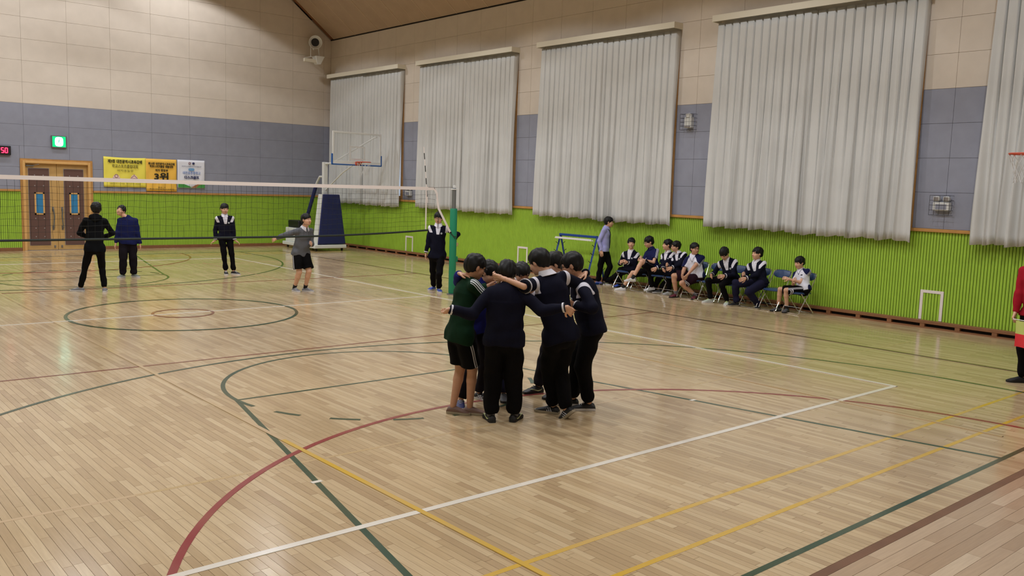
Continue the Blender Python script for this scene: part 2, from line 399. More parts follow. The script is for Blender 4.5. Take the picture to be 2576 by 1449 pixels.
for i in range(len(XJ)-1):
    for j in range(len(ZJ)-1):
        x0, x1, z0, z1 = XJ[i], XJ[i+1], ZJ[j], ZJ[j+1]
        if x1-x0 < .05: continue
        m_ = M['lilac'] if j < 4 else M['cream']
        if j >= 9 and x1 < -3: 
            clip_panel(x0, x1, z0, z1, m_); continue
        if z0 < DZ+.05 and x1 > DX0-.06 and x0 < DX1+.06:
            if x0 < DX0-.06: panel(wall_far, 'y', x0, DX0-.06, z0, z1, m_, YF)
            if x1 > DX1+.06: panel(wall_far, 'y', DX1+.06, x1, z0, z1, m_, YF)
            if z1 > DZ+.06: panel(wall_far, 'y', max(x0, DX0-.06), min(x1, DX1+.06), DZ+.06, z1, m_, YF)
            continue
        if z1 < min(ceil_z(x0), ceil_z(x1))-.04: panel(wall_far, 'y', x0, x1, z0, z1, m_, YF)
        else: clip_panel(x0, x1, z0, z1, m_)
# near and left walls: only seen in reflections
b = MB(); b.box((XL-.3, YN, -.1), (XL, YF+.3, EAVE+.2)); wl = b.build('wall_left', M['cream']); tag(wl, kind='structure')
b = MB(); b.box((XL-.02, YN-.02, 1.86), (XL+.02, YF, 4.43)); b.build('wainscot_panel', M['lilac'], wl)
b = MB(); b.box((XL-.02, YN-.02, 0), (XL+.03, YF, 1.82)); b.build('wainscot', M['green'], wl)
b = MB(); b.add([(x, y, z) for y in (YN, YN-.3) for (x, z) in ((XL-.2, -.1), (XW+.2, -.1), (XW+.2, EAVE+.1), (XC, 16.1), (XL-.2, EAVE+.1))],
    [tuple(range(4, -1, -1)), tuple(range(5, 10))]+[(i, (i+1) % 5, 5+(i+1) % 5, 5+i) for i in range(5)])
wn = b.build('wall_near', M['cream']); tag(wn, kind='structure')
# ---- green slats
sl = MB(); sl.bbox((-.014, .004, 0), (.004, .049, 1.66), .004); slat_me = sl.mesh('slat', M['green'])
b = MB(); b.box((XW+.0, YN, .13), (XW+.026, YF, 1.83)); gb = b.build('slat_backing', M['groove'], wall_right)
b = MB(); y = YN
while y < YF-.05:
    if -10.9 < y < 5.4:
        o = bpy.data.objects.new('slat', slat_me); o.location = (XW-.002, y, .14); link(o, wall_right)
    else: b.box((XW-.016, y+.004, .14), (XW+.002, y+.049, 1.8))
    y += .055
s_ = b.build('slats', M['green'], wall_right); s_['kind'] = 'stuff'
b = MB(); g2 = MB()
for (a0, a1) in ((XL, DX0-.06), (DX1+.06, XW-.016)):
    g2.box((a0, YF, .05), (a1, YF+.026, 1.83)); x = a0
    while x < a1-.05: b.box((x+.004, YF-.016, .1), (x+.049, YF+.002, 1.8)); x += .055
g2.build('slat_backing', M['groove_far'], wall_far); s_ = b.build('slats', M['green'], wall_far); s_['kind'] = 'stuff'
b = MB(); b.bbox((XW-.06, YN, 1.8), (XW+.02, YF, 1.86), .006); r_ = b.build('trim_1', M['rail']); tag(r_, kind='structure')
b = MB(); b.bbox((XL, YF-.05, 1.8), (DX0-.07, YF+.02, 1.86), .006); b.bbox((DX1+.07, YF-.05, 1.8), (XW-.06, YF+.02, 1.86), .006); r_ = b.build('trim_2', M['rail']); tag(r_, kind='structure')
# vented base ledge
b = MB(); b.bbox((XW-.13, YN, .085), (XW+.02, YF-.13, .145), .006); bs = b.build('baseboard_right', M['base_wood']); tag(bs, kind='structure')
b = MB(); b.box((XW-.125, YN, 0), (XW+.02, YF-.13, .028)); b.build('floor_rail', M['base_wood'], bs)
b = MB(); b.box((XW-.05, YN, .02), (XW+.02, YF-.13, .09)); b.build('slot_back', M['slot'], bs)
blk = MB(); blk.bbox((-.12, -.045, 0), (0, .045, .062), .004); blk = blk.mesh('spacer_block', M['base_wood'])
y = -15.7
while y < YF-.3:
    o = bpy.data.objects.new('spacer_block', blk); o.location = (XW-.005, y, .026); link(o, bs); y += .637
b = MB(); b.bbox((XL, YF-.04, 0), (DX0-.07, YF+.02, .1), .006); b.bbox((DX1+.07, YF-.04, 0), (XW-.13, YF+.02, .1), .006); bf = b.build('baseboard_far', M['base_wood']); tag(bf, kind='structure')
# ---- ceiling
b = MB()
for (xa, xb) in ((XC, XW+.25), (XC, XL-.25)):
    za, zb = ceil_z(XC)+.03, EAVE-.25*SLOPE+.03
    b.add([(xa, YN-.3, za), (xb, YN-.3, zb), (xb, YF+.3, zb), (xa, YF+.3, za), (xa, YN-.3, za+.3), (xb, YN-.3, zb+.3), (xb, YF+.3, zb+.3), (xa, YF+.3, za+.3)],
          [(3,2,1,0),(4,5,6,7),(0,1,5,4),(1,2,6,5),(2,3,7,6),(3,0,4,7)] if xb > 0 else [(0,1,2,3),(7,6,5,4),(4,5,1,0),(5,6,2,1),(6,7,3,2),(7,4,0,3)])
ceiling = b.build('ceiling', M['base_wood']); tag(ceiling, kind='structure')
def slope_piece(name, y0, y1, d0, d1, m_, sgn):
    x0, x1 = (XC, XW+.02) if sgn > 0 else (XC, XL-.02)
    z0, z1 = ceil_z(XC), EAVE-.02*SLOPE
    vs = [(x0, y0, z0-d0), (x1, y0, z1-d0), (x1, y1, z1-d0), (x0, y1, z0-d0), (x0, y0, z0+d1), (x1, y0, z1+d1), (x1, y1, z1+d1), (x0, y1, z0+d1)]
    q = MB(); q.add(vs, [(3,2,1,0),(4,5,6,7),(0,1,5,4),(1,2,6,5),(2,3,7,6),(3,0,4,7)]); return q.build(name, m_, ceiling)
y = YF-.25
while y > YN:
    for sgn in (1, -1):
        slope_piece('ceiling_board', y-1.49, y-.01, 0, .03, M['ceil'], sgn); slope_piece('ceiling_rib', y-.015, y+.015, .012, .01, M['ceil_rib'], sgn)
        if sgn > 0: slope_piece('ceiling_rib', y-.76, y-.74, .004, .01, M['ceil_rib'], sgn)
    y -= 1.5
b = MB(); b.box((XW-.02, YN, EAVE-.03), (XW+.1, YF, EAVE+.01)); t_ = b.build('trim_3', M['slot']); tag(t_, kind='structure')

# ---- lamps hanging out of sight overhead
lampg = None
for i, (x, y, z) in enumerate(LAMPS):
    if lampg is None:
        lampg = thing('high_bay_lamp', 'high bay lamp on a long rod under the pitched ceiling', 'lamp', (x, y, z), 0, 'high bay lamps over the court')
        b = MB(); b.lathe([(.27, -.02), (.25, .1), (.16, .25), (.1, .3)], 24); b.lathe([(.095, .3), (.15, .245), (.24, .1), (.26, -.02)], 24); b.f = [f for f in b.f if len(f) == 4]; b.mi = [0]*len(b.f); b.build('shade', M['white_metal'], lampg, True)
        b = MB(); b.tube([(0, 0, .3), (0, 0, ceil_z(4.2)-LAMP_Z)], .012); b.build('rod', M['steel'], lampg)
    else:
        c = copy_tree(lampg); c.location = (x, y, z)
        if x < 0:
            for ch in c.children:
                if ch.name.startswith('rod'): ch.scale = (1, 1, (ceil_z(x)-z)/(ceil_z(4.2)-LAMP_Z)); ch.location.z = 0

# ---- windows, pelmets, curtains
def window(n, c):
    q = MB(); f = .12; x0, x1 = XW-.015, XW+.2
    q.box((x0, c-WH, OPZ[0]), (x1, c-WH+f, OPZ[1])); q.box((x0, c+WH-f, OPZ[0]), (x1, c+WH, OPZ[1]))
    q.box((x0, c-WH+f, OPZ[0]), (x1, c+WH-f, OPZ[0]+f)); q.box((x0, c-WH+f, OPZ[1]-f), (x1, c+WH-f, OPZ[1]))
    w_ = q.build('window_%d' % n, M['rail']); tag(w_, kind='structure')
    q = MB(); q.box((XW+.12, c-.02, OPZ[0]+f), (XW+.16, c+.02, OPZ[1]-f)); q.box((XW+.12, c-WH+f, 4), (XW+.16, c+WH-f, 4.05)); q.build('mullion', M['white_metal'], w_)
    for a in (c-WH+f, c):
        q = MB(); q.box((XW+.135, a, OPZ[0]+f), (XW+.141, a+WH-f, OPZ[1]-f)); q.build('pane', M['pane'], w_)
for i, c in enumerate(WIN): window(i+1, c)
def curtain(c, place, seed):
    r = random.Random(seed)
    t = thing('curtain', 'pale pleated curtain pair over the '+place, 'curtain', (XW-.2, c, 1.6), 0, None)
    for side in (0, 1):
        y1, y0 = (c+2.27, c-.04) if side == 0 else (c+.06, c-2.35)
        npl = 12; wdt = y1-y0; NU, NZ = npl*16, 26; zt, zb = 6.13, 1.64-(.03 if side else 0)
        ph = [r.uniform(-.12, .12) for _ in range(npl+2)]; am = [r.uniform(.6, 1.25) for _ in range(npl+2)]; dr = [r.uniform(-.35, .35) for _ in range(npl+2)]
        vs = []
        for j in range(NZ+1):
            tz = j/NZ; z = zt+(zb-zt)*tz
            for i in range(NU+1):
                s_ = i/NU*npl; k = int(s_); fr = s_-k
                def mixp(arr): a, c_ = arr[min(k, npl)], arr[min(k+1, npl)]; return a+(c_-a)*(fr*fr*(3-2*fr))
                sp = fr+mixp(ph)*.5*tz
                # tight inverted pleats at the heading loosening into round folds at the hem
                cut = max(0, 1-abs(((sp+.5) % 1)-.5)/.12)
                top = -.16*cut
                rnd = .05*math.cos(2*PI*(s_+mixp(dr)*tz))*mixp(am)+.016*math.sin(2*PI*(s_*2.1+mixp(ph)*4))*tz
                wgt = min(1, tz*1.15)
                off = top*(1-wgt*.75)+rnd*wgt
                yv = y1-wdt*i/NU+.03*math.sin(s_*1.7+tz*2.5)*tz+ (.05*math.sin(2*PI*(s_+.25)))*wgt*.6
                edge = min(i, NU-i)/NU*npl
                zz = z-(.018*math.sin(s_*2.3+seed)+.012*math.cos(s_*6.28))*tz*tz+( .012*math.sin(2*PI*s_*.5)*(1-tz) if j == 0 else 0)
                spread = (.045*tz if side == 0 else -.05*tz)*(1-edge if edge < 1 else 0)*(1 if (side == 0) == (i < NU/2) else 0)
                vs.append((-off*1.0+(.04 if side else .0)-.02*tz, yv+spread-c, zz-1.6))
        fs = [(j*(NU+1)+i, j*(NU+1)+i+1, (j+1)*(NU+1)+i+1, (j+1)*(NU+1)+i) for j in range(NZ) for i in range(NU)]
        q = MB(); q.add(vs, fs); o = q.build('curtain_panel', M['curtain'], t); o.data.polygons.foreach_set('use_smooth', [True]*len(fs))
        md = o.modifiers.new('thickness', 'SOLIDIFY'); md.thickness = .004; md.offset = 0
    return t
def pelmet(c, place):
    q = MB(); q.bbox((XW-.32, c-2.38, 6.17), (XW-.305, c+2.34, 6.31), .003); q.box((XW-.306, c-2.38, 6.29), (XW, c+2.34, 6.31)); q.box((XW-.306, c-2.38, 6.17), (XW, c-2.365, 6.29)); q.box((XW-.306, c+2.325, 6.17), (XW, c+2.34, 6.29))
    t = thing('curtain_pelmet', 'cream boxed curtain pelmet above the '+place, 'pelmet', (XW-.1, c, 6.3))
    o = q.build('box', M['pelmet'], t); o.location = (-(XW-.1), -c, -6.3)
    q = MB(); q.tube([(-.1, -2.25, -.1), (-.1, 2.25, -.1)], .012); q.build('rail', M['steel'], t)
    for dy in (-1.5, -.4, .6, 1.6):
        q = MB(); q.bbox((-.03, dy-.02, .01), (.1, dy+.02, .05), .004); q.build('bracket', M['white_metal'], t)
nm = ['far corner window behind the backboard', 'second window from the far corner, behind the net post', 'middle window above the blue rack', 'widest window in view above the seated boys', 'window at the right edge behind the small hoop']
for i, c in enumerate(WIN): curtain(c, nm[i], i+3); pelmet(c, nm[i])

# ---- double door
dr_ = MB(); fw = .075
dr_.bbox((DX0-.0, YF-.05, 0), (DX0+fw, YF+.14, DZ), .008); dr_.bbox((DX1-fw, YF-.05, 0), (DX1, YF+.14, DZ), .008); dr_.bbox((DX0+fw, YF-.05, DZ-fw), (DX1-fw, YF+.14, DZ), .008)
door = dr_.build('door_1', M['door_frame']); tag(door, kind='structure')
q = MB(); q.box((DX0-.06, YF-.03, 0), (DX0, YF+.05, DZ+.06)); q.box((DX1, YF-.03, 0), (DX1+.06, YF+.05, DZ+.06)); q.box((DX0, YF-.03, DZ), (DX1, YF+.05, DZ+.06)); q.build('architrave', M['rail'], door)
DC = (DX0+DX1)/2; ydf = YF+.06
for k, (a, c) in enumerate(((DX0+fw, DC-.004), (DC+.004, DX1-fw))):
    q = MB(); q.bbox((a, ydf, .01), (c, ydf+.05, DZ-fw), .004); lf = q.build('door_leaf', M['door_wood'], door)
    p0, p1 = (a+.1, a+.66) if k == 0 else (a+.2, c-.13)
    q = MB(); q.bbox((p0-.015, ydf-.012, .15), (p1+.015, ydf, 2.52), .003); q.build('panel_trim', M['grey_trim'], lf)
    cx_ = (p0+p1)/2
    q = MB(); q.bbox((p0, ydf-.03, .165), (p1, ydf-.01, 2.505), .008); q.build('padded_panel', M['brown_pad'], lf)
    q = MB()
    for (zz) in (.42, .68, .98, 1.98, 2.3):
        for dx in (-.12, .12): q.lathe([(.001, -.034), (.016, -.034), (.02, -.03)], 10, (cx_+dx, ydf, zz), 'y')
    for zz in (.42, .68, .98, 1.98, 2.3):
        for dx in (-.12, .12):
            s2 = MB(); s2.lathe([(0.001, -.008), (.012, -.006), (.018, 0)], 10, (cx_+dx, ydf-.03, zz), 'y'); s2.build('button', M['grey_trim'], lf)
    q = MB(); z0, z1 = 1.1, 1.78; w2 = .14
    for bx in (((cx_-w2, z0), (cx_-w2+.045, z1)), ((cx_+w2-.045, z0), (cx_+w2, z1)), ((cx_-w2, z0), (cx_+w2, z0+.045)), ((cx_-w2, z1-.045), (cx_+w2, z1))):
        q.box((bx[0][0], ydf-.045, bx[0][1]), (bx[1][0], ydf-.028, bx[1][1]))
    q.build('window_frame', M['door_frame'], lf)
    q = MB(); q.box((cx_-w2+.04, ydf-.036, z0+.04), (cx_+w2-.04, ydf-.031, z1-.04)); q.build('window_pane', M['blue_glass'], lf)
    hx = DC-.13 if k == 0 else DC+.13; sg = 1 if k == 0 else -1
    q = MB(); q.tube([(hx, ydf, 1.3), (hx, ydf-.06, 1.27), (hx+.02*sg, ydf-.07, 1.05), (hx, ydf-.07, .8), (hx+.01, ydf-.06, .7), (hx, ydf, .67)], .02, 8); q.bbox((hx-.025, ydf-.01, 1.2), (hx+.025, ydf, 1.34), .003); q.bbox((hx-.025, ydf-.01, .62), (hx+.025, ydf, .76), .003); q.build('pull_handle', M['steel'], lf, True)
    q = MB(); q.bbox((DC-.1*sg-.02, ydf-.03, .08), (DC-.1*sg+.02, ydf, .15), .004); q.build('floor_bolt', M['steel'], lf)
q = MB(); q.bbox((DX0+.1, ydf-.05, 2.56), (DX0+.32, ydf, 2.6), .005); q.tube([(DX0+.3, ydf-.04, 2.6), (DX0+.45, ydf-.1, 2.63)], .008); q.build('door_closer', M['steel'], door)
q = MB(); q.box((DX0, YF-.06, -.002), (DX1, YF+.2, .006)); q.build('threshold', M['grey_trim'], door)
b = MB(); b.box((DX0-.1, YF+.15, -.1), (DX1+.1, YF+.28, DZ+.1)); b.build('door_backing', M['black'], door)
# ================================================================== EQUIPMENT
def text_mesh(s, size, col_mat, parent, place, name='lettering', bold=0.0, width=None, rot='far'):
    cu = bpy.data.curves.new('t', 'FONT'); cu.body = s; cu.size = size; cu.align_x = 'CENTER'; cu.align_y = 'CENTER'; cu.extrude = .0012; cu.offset = bold; cu.resolution_u = 2
    tmp = bpy.data.objects.new('t', cu); COL.objects.link(tmp); bpy.context.view_layer.update()
    dg = bpy.context.evaluated_depsgraph_get(); me = bpy.data.meshes.new_from_object(tmp.evaluated_get(dg)); 
    bpy.data.objects.remove(tmp); me.name = name; me.materials.clear(); me.materials.append(col_mat)
    if width and len(me.vertices):
        xs = [v.co.x for v in me.vertices]; k = width/(max(xs)-min(xs)); me.transform(Matrix.Diagonal((k, 1, 1, 1)))
    o = bpy.data.objects.new(name, me); link(o, parent)
    o.rotation_euler = (PI/2, 0, 0); o.location = place; return o
# ---- volleyball net
net = thing('volleyball_net', 'black volleyball net with white top tape and black bottom band across the court', 'net', (-.8, 0, 1.3))
NX0, NX1 = -6.5, 4.6
q = MB(); r = .0019
def strand(a, c, rr=r):
    a, c = np.array(a, float), np.array(c, float); d = c-a; d /= np.linalg.norm(d); u = np.cross(d, [0, 1, 0]); u /= np.linalg.norm(u)+1e-9
    o3 = [u*rr, np.array([0, rr, 0]), -u*rr, np.array([0, -rr, 0])]
    q.add([a+k for k in o3]+[c+k for k in o3], [(0,1,5,4),(1,2,6,5),(2,3,7,6),(3,0,4,7)])
x = NX0; xs = []
while x < NX1-.02: xs.append(x); x += .104
xs.append(NX1)
zb = lambda x: 1.34+.1*max(0, (x-1.0)/3.4)**2
def npt(i, t):
    x = xs[i]; zt = 2.26; z = zt+(zb(x)-zt)*t
    return (x+.01*math.sin(t*5+i*.7)*math.sin(t*PI)-(.25*max(0, (x-4.35))*t), .012*math.sin(i*.35+t*4)*math.sin(PI*t), z+.012*math.sin(i*.9+t*9)*math.sin(PI*t))
for i in range(len(xs)):
    for j in range(9): strand(npt(i, j/9), npt(i, (j+1)/9))
    if i:
        for j in range(1, 9): strand(npt(i-1, j/9), npt(i, j/9))
nt_ = q.build('netting', M['blackcord'], net); nt_['kind'] = 'stuff'
nt_.location = (.8, 0, -1.3)
def part(mbq, name, m_, parent, org, smooth=False):
    o = mbq.build(name, m_, parent, smooth); o.location = (-org[0], -org[1], -org[2]); return o
NO = (-.8, 0, 1.3)
q = MB(); n = 30
tp = [(NX0+(4.55-NX0)*i/n) for i in range(n+1)]
q.add([(x, s_*.004, z+.01*math.sin(x*2)*0+(-.012*math.sin(PI*(x-NX0)/(4.55-NX0)))) for x in tp for s_ in (-1, 1) for z in (2.27, 2.335)],
      [(4*i, 4*i+4, 4*i+5, 4*i+1) for i in range(n)]+[(4*i+2, 4*i+3, 4*i+7, 4*i+6) for i in range(n)]+[(4*i+1, 4*i+5, 4*i+7, 4*i+3) for i in range(n)]+[(4*i, 4*i+2, 4*i+6, 4*i+4) for i in range(n)])
part(q, 'top_tape', M['tape'], net, NO)
q = MB(); q.tube([(x, 0, zb(x)-.02) for x in [NX0+(4.4-NX0)*i/40 for i in range(41)]], .021, 6); part(q, 'bottom_band', M['band'], net, NO)
q = MB(); q.bbox((4.34, -.006, 1.44), (4.368, .006, 2.33), .002); part(q, 'side_marker', M['tape'], net, NO)
q = MB(); q.tube([(4.55, 0, 2.325), (5.06, 0, 2.345)], .005, 6); part(q, 'cable', M['steel'], net, NO)
q = MB(); q.tube([(4.4, 0, 2.33), (4.55, 0, 2.33), (4.6, 0, 2.25), (4.62, 0, 2.1), (4.66, -.01, 1.9), (4.68, 0, 1.45)], .006, 6); part(q, 'side_cord', M['blackcord'], net, NO)
ant = None
for k in range(9):
    z0, z1 = 2.0+k*.13, 2.0+(k+1)*.13
    q = MB(); q.tube([(4.36-(z0-2.3)*.11, 0, z0), (4.36-(z1-2.3)*.11, 0, z1)], .0085, 8)
    if k == 0: ant = part(q, 'antenna', M['tape'], net, NO)
    else: q.build('antenna_stripe', M['tape' if k % 2 == 0 else 'black'], ant)
st = thing('loose_strap', 'white tape strap slanting down from the net end towards the green post', 'strap', (4.9, 0, 1.38))
q = MB(); pts = [(4.56, 0, 2.31), (4.62, -.01, 2.2), (4.64, -.02, 2.0), (4.66, -.03, 1.88), (4.8, -.06, 1.63), (4.96, -.06, 1.375)]
q.add([(x, y+s_*.002, z+w_*.0) if False else (x+w_, y+s_*.002, z+w_*.5) for (x, y, z) in pts for s_ in (-1, 1) for w_ in (-.022, .022)],
      [(4*i, 4*i+1, 4*i+5, 4*i+4) for i in range(5)]+[(4*i+2, 4*i+6, 4*i+7, 4*i+3) for i in range(5)]+[(4*i, 4*i+4, 4*i+6, 4*i+2) for i in range(5)]+[(4*i+1, 4*i+3, 4*i+7, 4*i+5) for i in range(5)])
part(q, 'strap', M['tape'], st, (4.9, 0, 1.38)); q = MB(); q.bbox((4.95, -.085, 1.345), (4.985, -.05, 1.385), .004); part(q, 'buckle', M['black'], st, (4.9, 0, 1.38))
for (px, lab) in ((5.09, 'green padded net post with grey steel top held by a boy'), (-7.3, 'green padded net post at the far left end of the net')):
    t = thing('net_post', lab, 'post', (px, 0, 0))
    q = MB(); q.lathe([(.11, 0), (.11, .02), (.05, .03), (.045, 1.9)], 18); q.build('base', M['steel'], t, True)
    q = MB(); q.lathe([(.068, .03), (.078, .05), (.078, 1.86), (.07, 1.885), (.05, 1.885)], 20); q.build('pad', M['post_green'], t, True)
    q = MB(); q.lathe([(.045, 1.88), (.045, 2.32), (.03, 2.33)], 18); q.build('steel_tube', M['steel'], t, True)
    q = MB(); q.bbox((-.055, -.055, 2.29), (.055, .055, 2.31), .004); q.bbox((-.02, -.012, 2.3), (.0, .012, 2.38), .003); q.bbox((.02, -.012, 2.3), (.04, .012, 2.38), .003); q.lathe([(.03, -.01), (.03, .01)], 14, (.01, 0, 2.36), 'y'); q.build('pulley', M['white_metal'], t)
    q = MB(); q.bbox((.075, -.03, .72), (.12, .03, .84), .006); q.tube([(.12, 0, .78), (.15, 0, .78)], .008); q.build('crank', M['post_green'], t)
    q = MB(); q.tube([(-.08, -.02, 1.36), (-.04, -.085, 1.28), (.06, -.07, 1.27), (.085, 0, 1.3)], .006); q.tube([(-.08, -.02, 1.33), (-.02, -.09, 1.24), (.06, -.07, 1.24), (.085, 0, 1.3)], .006); q.build('tie_cord', M['black'], t)

# ---- basketball goals
def net_part(parent, cx, cy, cz, name='hoop_net'):
    q = MB(); n = 12; prof = [(.225, 0), (.2, -.1), (.165, -.2), (.14, -.3), (.15, -.4)]
    for k in range(n):
        for sg in (1, -1):
            pts = []
            for j, (rr, dz) in enumerate(prof):
                a = 2*PI*(k+sg*j*.5)/n; pts.append((cx+rr*math.cos(a), cy+rr*math.sin(a), cz+dz+.01*math.sin(k*2.3+j)))
            q.tube(pts, .004, 4, caps=False)
    return q.build(name, M['netcord'], parent)
def rim(parent, cx, cy, cz, back=.375):
    q = MB(); q.tube([(cx+.232*math.cos(2*PI*k/28), cy+.232*math.sin(2*PI*k/28), cz) for k in range(28)], .011, 8, closed=True); r_ = q.build('rim', M['orange'], parent, True)
    s = 1 if back > 0 else -1; yb = cy+back
    q = MB(); q.add([(cx-.09, cy+s*.22, cz-.012), (cx+.09, cy+s*.22, cz-.012), (cx+.08, yb, cz-.12), (cx-.08, yb, cz-.12), (cx-.14, cy+s*.17, cz+.012), (cx+.14, cy+s*.17, cz+.012), (cx+.08, yb, cz+.012), (cx-.08, yb, cz+.012)],
                     [(3,2,1,0),(4,5,6,7),(0,1,5,4),(1,2,6,5),(2,3,7,6),(3,0,4,7)] if s > 0 else [(0,1,2,3),(7,6,5,4),(4,5,1,0),(5,6,2,1),(6,7,3,2),(7,4,0,3)])
    q.build('rim_bracket', M['orange'], r_)
    q = MB()
    for k in range(12):
        a = 2*PI*k/12; q.tube([(cx+.232*math.cos(a), cy+.232*math.sin(a), cz-.008), (cx+.222*math.cos(a+.06), cy+.222*math.sin(a+.06), cz-.03), (cx+.232*math.cos(a+.12), cy+.232*math.sin(a+.12), cz-.008)], .003, 4)
    hk = q.build('net_hooks', M['orange'], r_); hk['kind'] = 'stuff'; return r_
def board(parent, cx, y, z0, w2, h, fy, frame=.055):
    "board in the plane y, front towards fy"
    x0, x1, z1 = cx-w2, cx+w2, z0+h
    q = MB(); q.box((x0+.02, y-.006, z0+.02), (x1-.02, y+.006, z1-.02)); bd = q.build('backboard', M['acrylic'], parent)
    q = MB(); q.bbox((x0, y-.022, z1-frame), (x1, y+.022, z1), .004); q.bbox((x0, y-.022, z0), (x1, y+.022, z0+frame*2), .004); q.bbox((x0, y-.022, z0+frame*2), (x0+frame, y+.022, z1-frame), .004); q.bbox((x1-frame, y-.022, z0+frame*2), (x1, y+.022, z1-frame), .004); q.build('frame', M['white_metal'], bd)
    yf = y+fy*.009; t = .05; a0, a1, b0, b1 = cx-.295, cx+.295, z0+.15, z0+.6
    q = MB(); lo, hi = min(yf, yf+fy*.002), max(yf, yf+fy*.002)
    q.box((a0, lo, b1-t), (a1, hi, b1)); q.box((a0, lo, b0), (a1, hi, b0+t)); q.box((a0, lo, b0+t), (a0+t, hi, b1-t)); q.box((a1-t, lo, b0+t), (a1, hi, b1-t)); q.build('target_square', M['white'], bd)
    q = MB(); q.bbox((x0-.02, y-.03, z0-.03), (x1+.02, y+.03, z0+.012), .006); q.bbox((x0-.03, y-.03, z0-.02), (x0+.012, y+.03, z0+.33), .006); q.bbox((x1-.012, y-.03, z0-.02), (x1+.03, y+.03, z0+.33), .006); q.build('edge_padding', M['blue_pad'], bd)
    return bd
t = thing('basketball_goal', 'portable basketball goal with clear backboard and navy padded tower at the far corner', 'basketball hoop', (8.63, 12.2, 0)); GO = (8.63, 12.2, 0)
root = bpy.data.objects.new('tmp', None)
class Sh:
    pass
def gp(o): o.location = (-GO[0], -GO[1], -GO[2]); return o
cx = 8.63
gp(board(t, cx, 9.98, 2.96, .91, 1.05, -1)); gp(rim(t, cx, 9.56, 3.05, .41)); gp(net_part(t, cx, 9.56, 3.03))
q = MB(); q.bbox((7.98, 11.6, .1), (9.22, 14.0, .22), .015); bs_ = gp(q.build('base_platform', M['white_metal'], t))
for (wx, wy) in ((8.1, 11.72), (9.1, 11.72), (8.1, 13.8), (9.1, 13.8)):
    q = MB(); q.lathe([(.045, -.02), (.05, -.012), (.05, .012), (.045, .02)], 16, (wx, wy, .05), 'x'); q.bbox((wx-.03, wy-.03, .06), (wx+.03, wy+.03, .1), .003); q.build('castor', M['black'], bs_)
q = MB(); q.add([(8.13, 11.62, .24), (9.2, 11.62, .24), (9.2, 11.95, .24), (8.13, 11.95, .24), (8.33, 11.68, 1.95), (8.98, 11.68, 1.95), (8.98, 11.9, 1.95), (8.33, 11.9, 1.95)], [(3,2,1,0),(4,5,6,7),(0,1,5,4),(1,2,6,5),(2,3,7,6),(3,0,4,7)]); pd = gp(q.build('tower_pad', M['navy_pad'], t)); bv = pd.modifiers.new('soft', 'BEVEL'); bv.width = .025; bv.segments = 2
q = MB(); q.add([(8.1, 11.66, .22), (8.13, 11.66, .22), (8.13, 11.97, .22), (8.1, 11.97, .22), (8.3, 11.7, 1.95), (8.33, 11.7, 1.95), (8.33, 11.95, 1.95), (8.3, 11.95, 1.95)], [(3,2,1,0),(4,5,6,7),(0,1,5,4),(1,2,6,5),(2,3,7,6),(3,0,4,7)]); gp(q.build('tower_frame', M['white_metal'], t))
q = MB(); q.bbox((8.52, 11.98, .22), (8.68, 12.12, 3.05), .01); gp(q.build('mast', M['white_metal'], t))
q = MB(); q.tube([(8.6, 12.0, 3.0), (8.62, 11.0, 3.03), (8.63, 10.05, 3.04)], .035, 8); q.tube([(8.6, 11.98, 2.1), (8.63, 10.9, 2.7), (8.63, 10.1, 3.0)], .022, 8)
q.tube([(7.85, 10.02, 3.03), (7.98, 10.25, 3.05), (9.0, 10.3, 3.62), (9.35, 10.1, 3.88), (9.4, 10.01, 3.9)], .022, 8); q.tube([(9.35, 10.02, 3.0), (9.2, 10.25, 3.05), (8.63, 10.4, 3.04), (8.0, 10.25, 3.04)], .016, 8); gp(q.build('support_arm', M['white_metal'], t, True))
q = MB(); q.tube([(8.6, 12.1, 2.55), (8.6, 12.4, 2.55), (8.6, 12.6, 2.35), (8.6, 12.7, 2.2)], .04, 10); s2 = gp(q.build('rear_brace', M['white_metal'], t, True))
q = MB(); q.tube([(8.6, 12.68, 2.22), (8.6, 13.75, .35)], .065, 12); q.build('brace_pad', M['navy_pad'], s2, True)
q = MB(); q.bbox((8.05, 12.9, .22), (8.5, 13.9, .72), .02); cb = gp(q.build('counterweight_box', M['white_metal'], t)); q = MB(); q.bbox((8.1, 13.0, .72), (8.45, 13.8, .98), .03); q.build('control_box', M['black'], cb)
t = thing('practice_hoop', 'small hoop with orange rim and blue padded board edge at the right edge', 'basketball hoop', (7.65, -12.3, 0)); GO = (7.65, -12.3, 0)
cx = 7.62; gp(board(t, cx, -10.82, 3.0, .66, .9, 1)); gp(rim(t, cx, -10.42, 3.1, -.38)); gp(net_part(t, cx, -10.42, 3.08))
q = MB(); q.bbox((7.1, -13.3, .1), (8.2, -11.9, .22), .015); gp(q.build('base_platform', M['white_metal'], t)); q = MB(); q.bbox((7.57, -12.4, .22), (7.72, -12.25, 3.2), .01); gp(q.build('mast', M['white_metal'], t))
q = MB(); q.tube([(7.64, -12.3, 3.15), (7.63, -10.85, 3.15)], .035, 8); q.tube([(7.64, -12.3, 2.4), (7.63, -10.9, 3.1)], .025, 8); gp(q.build('support_arm', M['white_metal'], t, True))
for (wx, wy) in ((7.2, -12.0), (8.1, -12.0), (7.2, -13.2), (8.1, -13.2)):
    q = MB(); q.lathe([(.045, -.02), (.05, -.012), (.05, .012), (.045, .02)], 16, (wx, wy, .05), 'x'); q.bbox((wx-.03, wy-.03, .06), (wx+.03, wy+.03, .1), .003); gp(q.build('castor', M['black'], t))

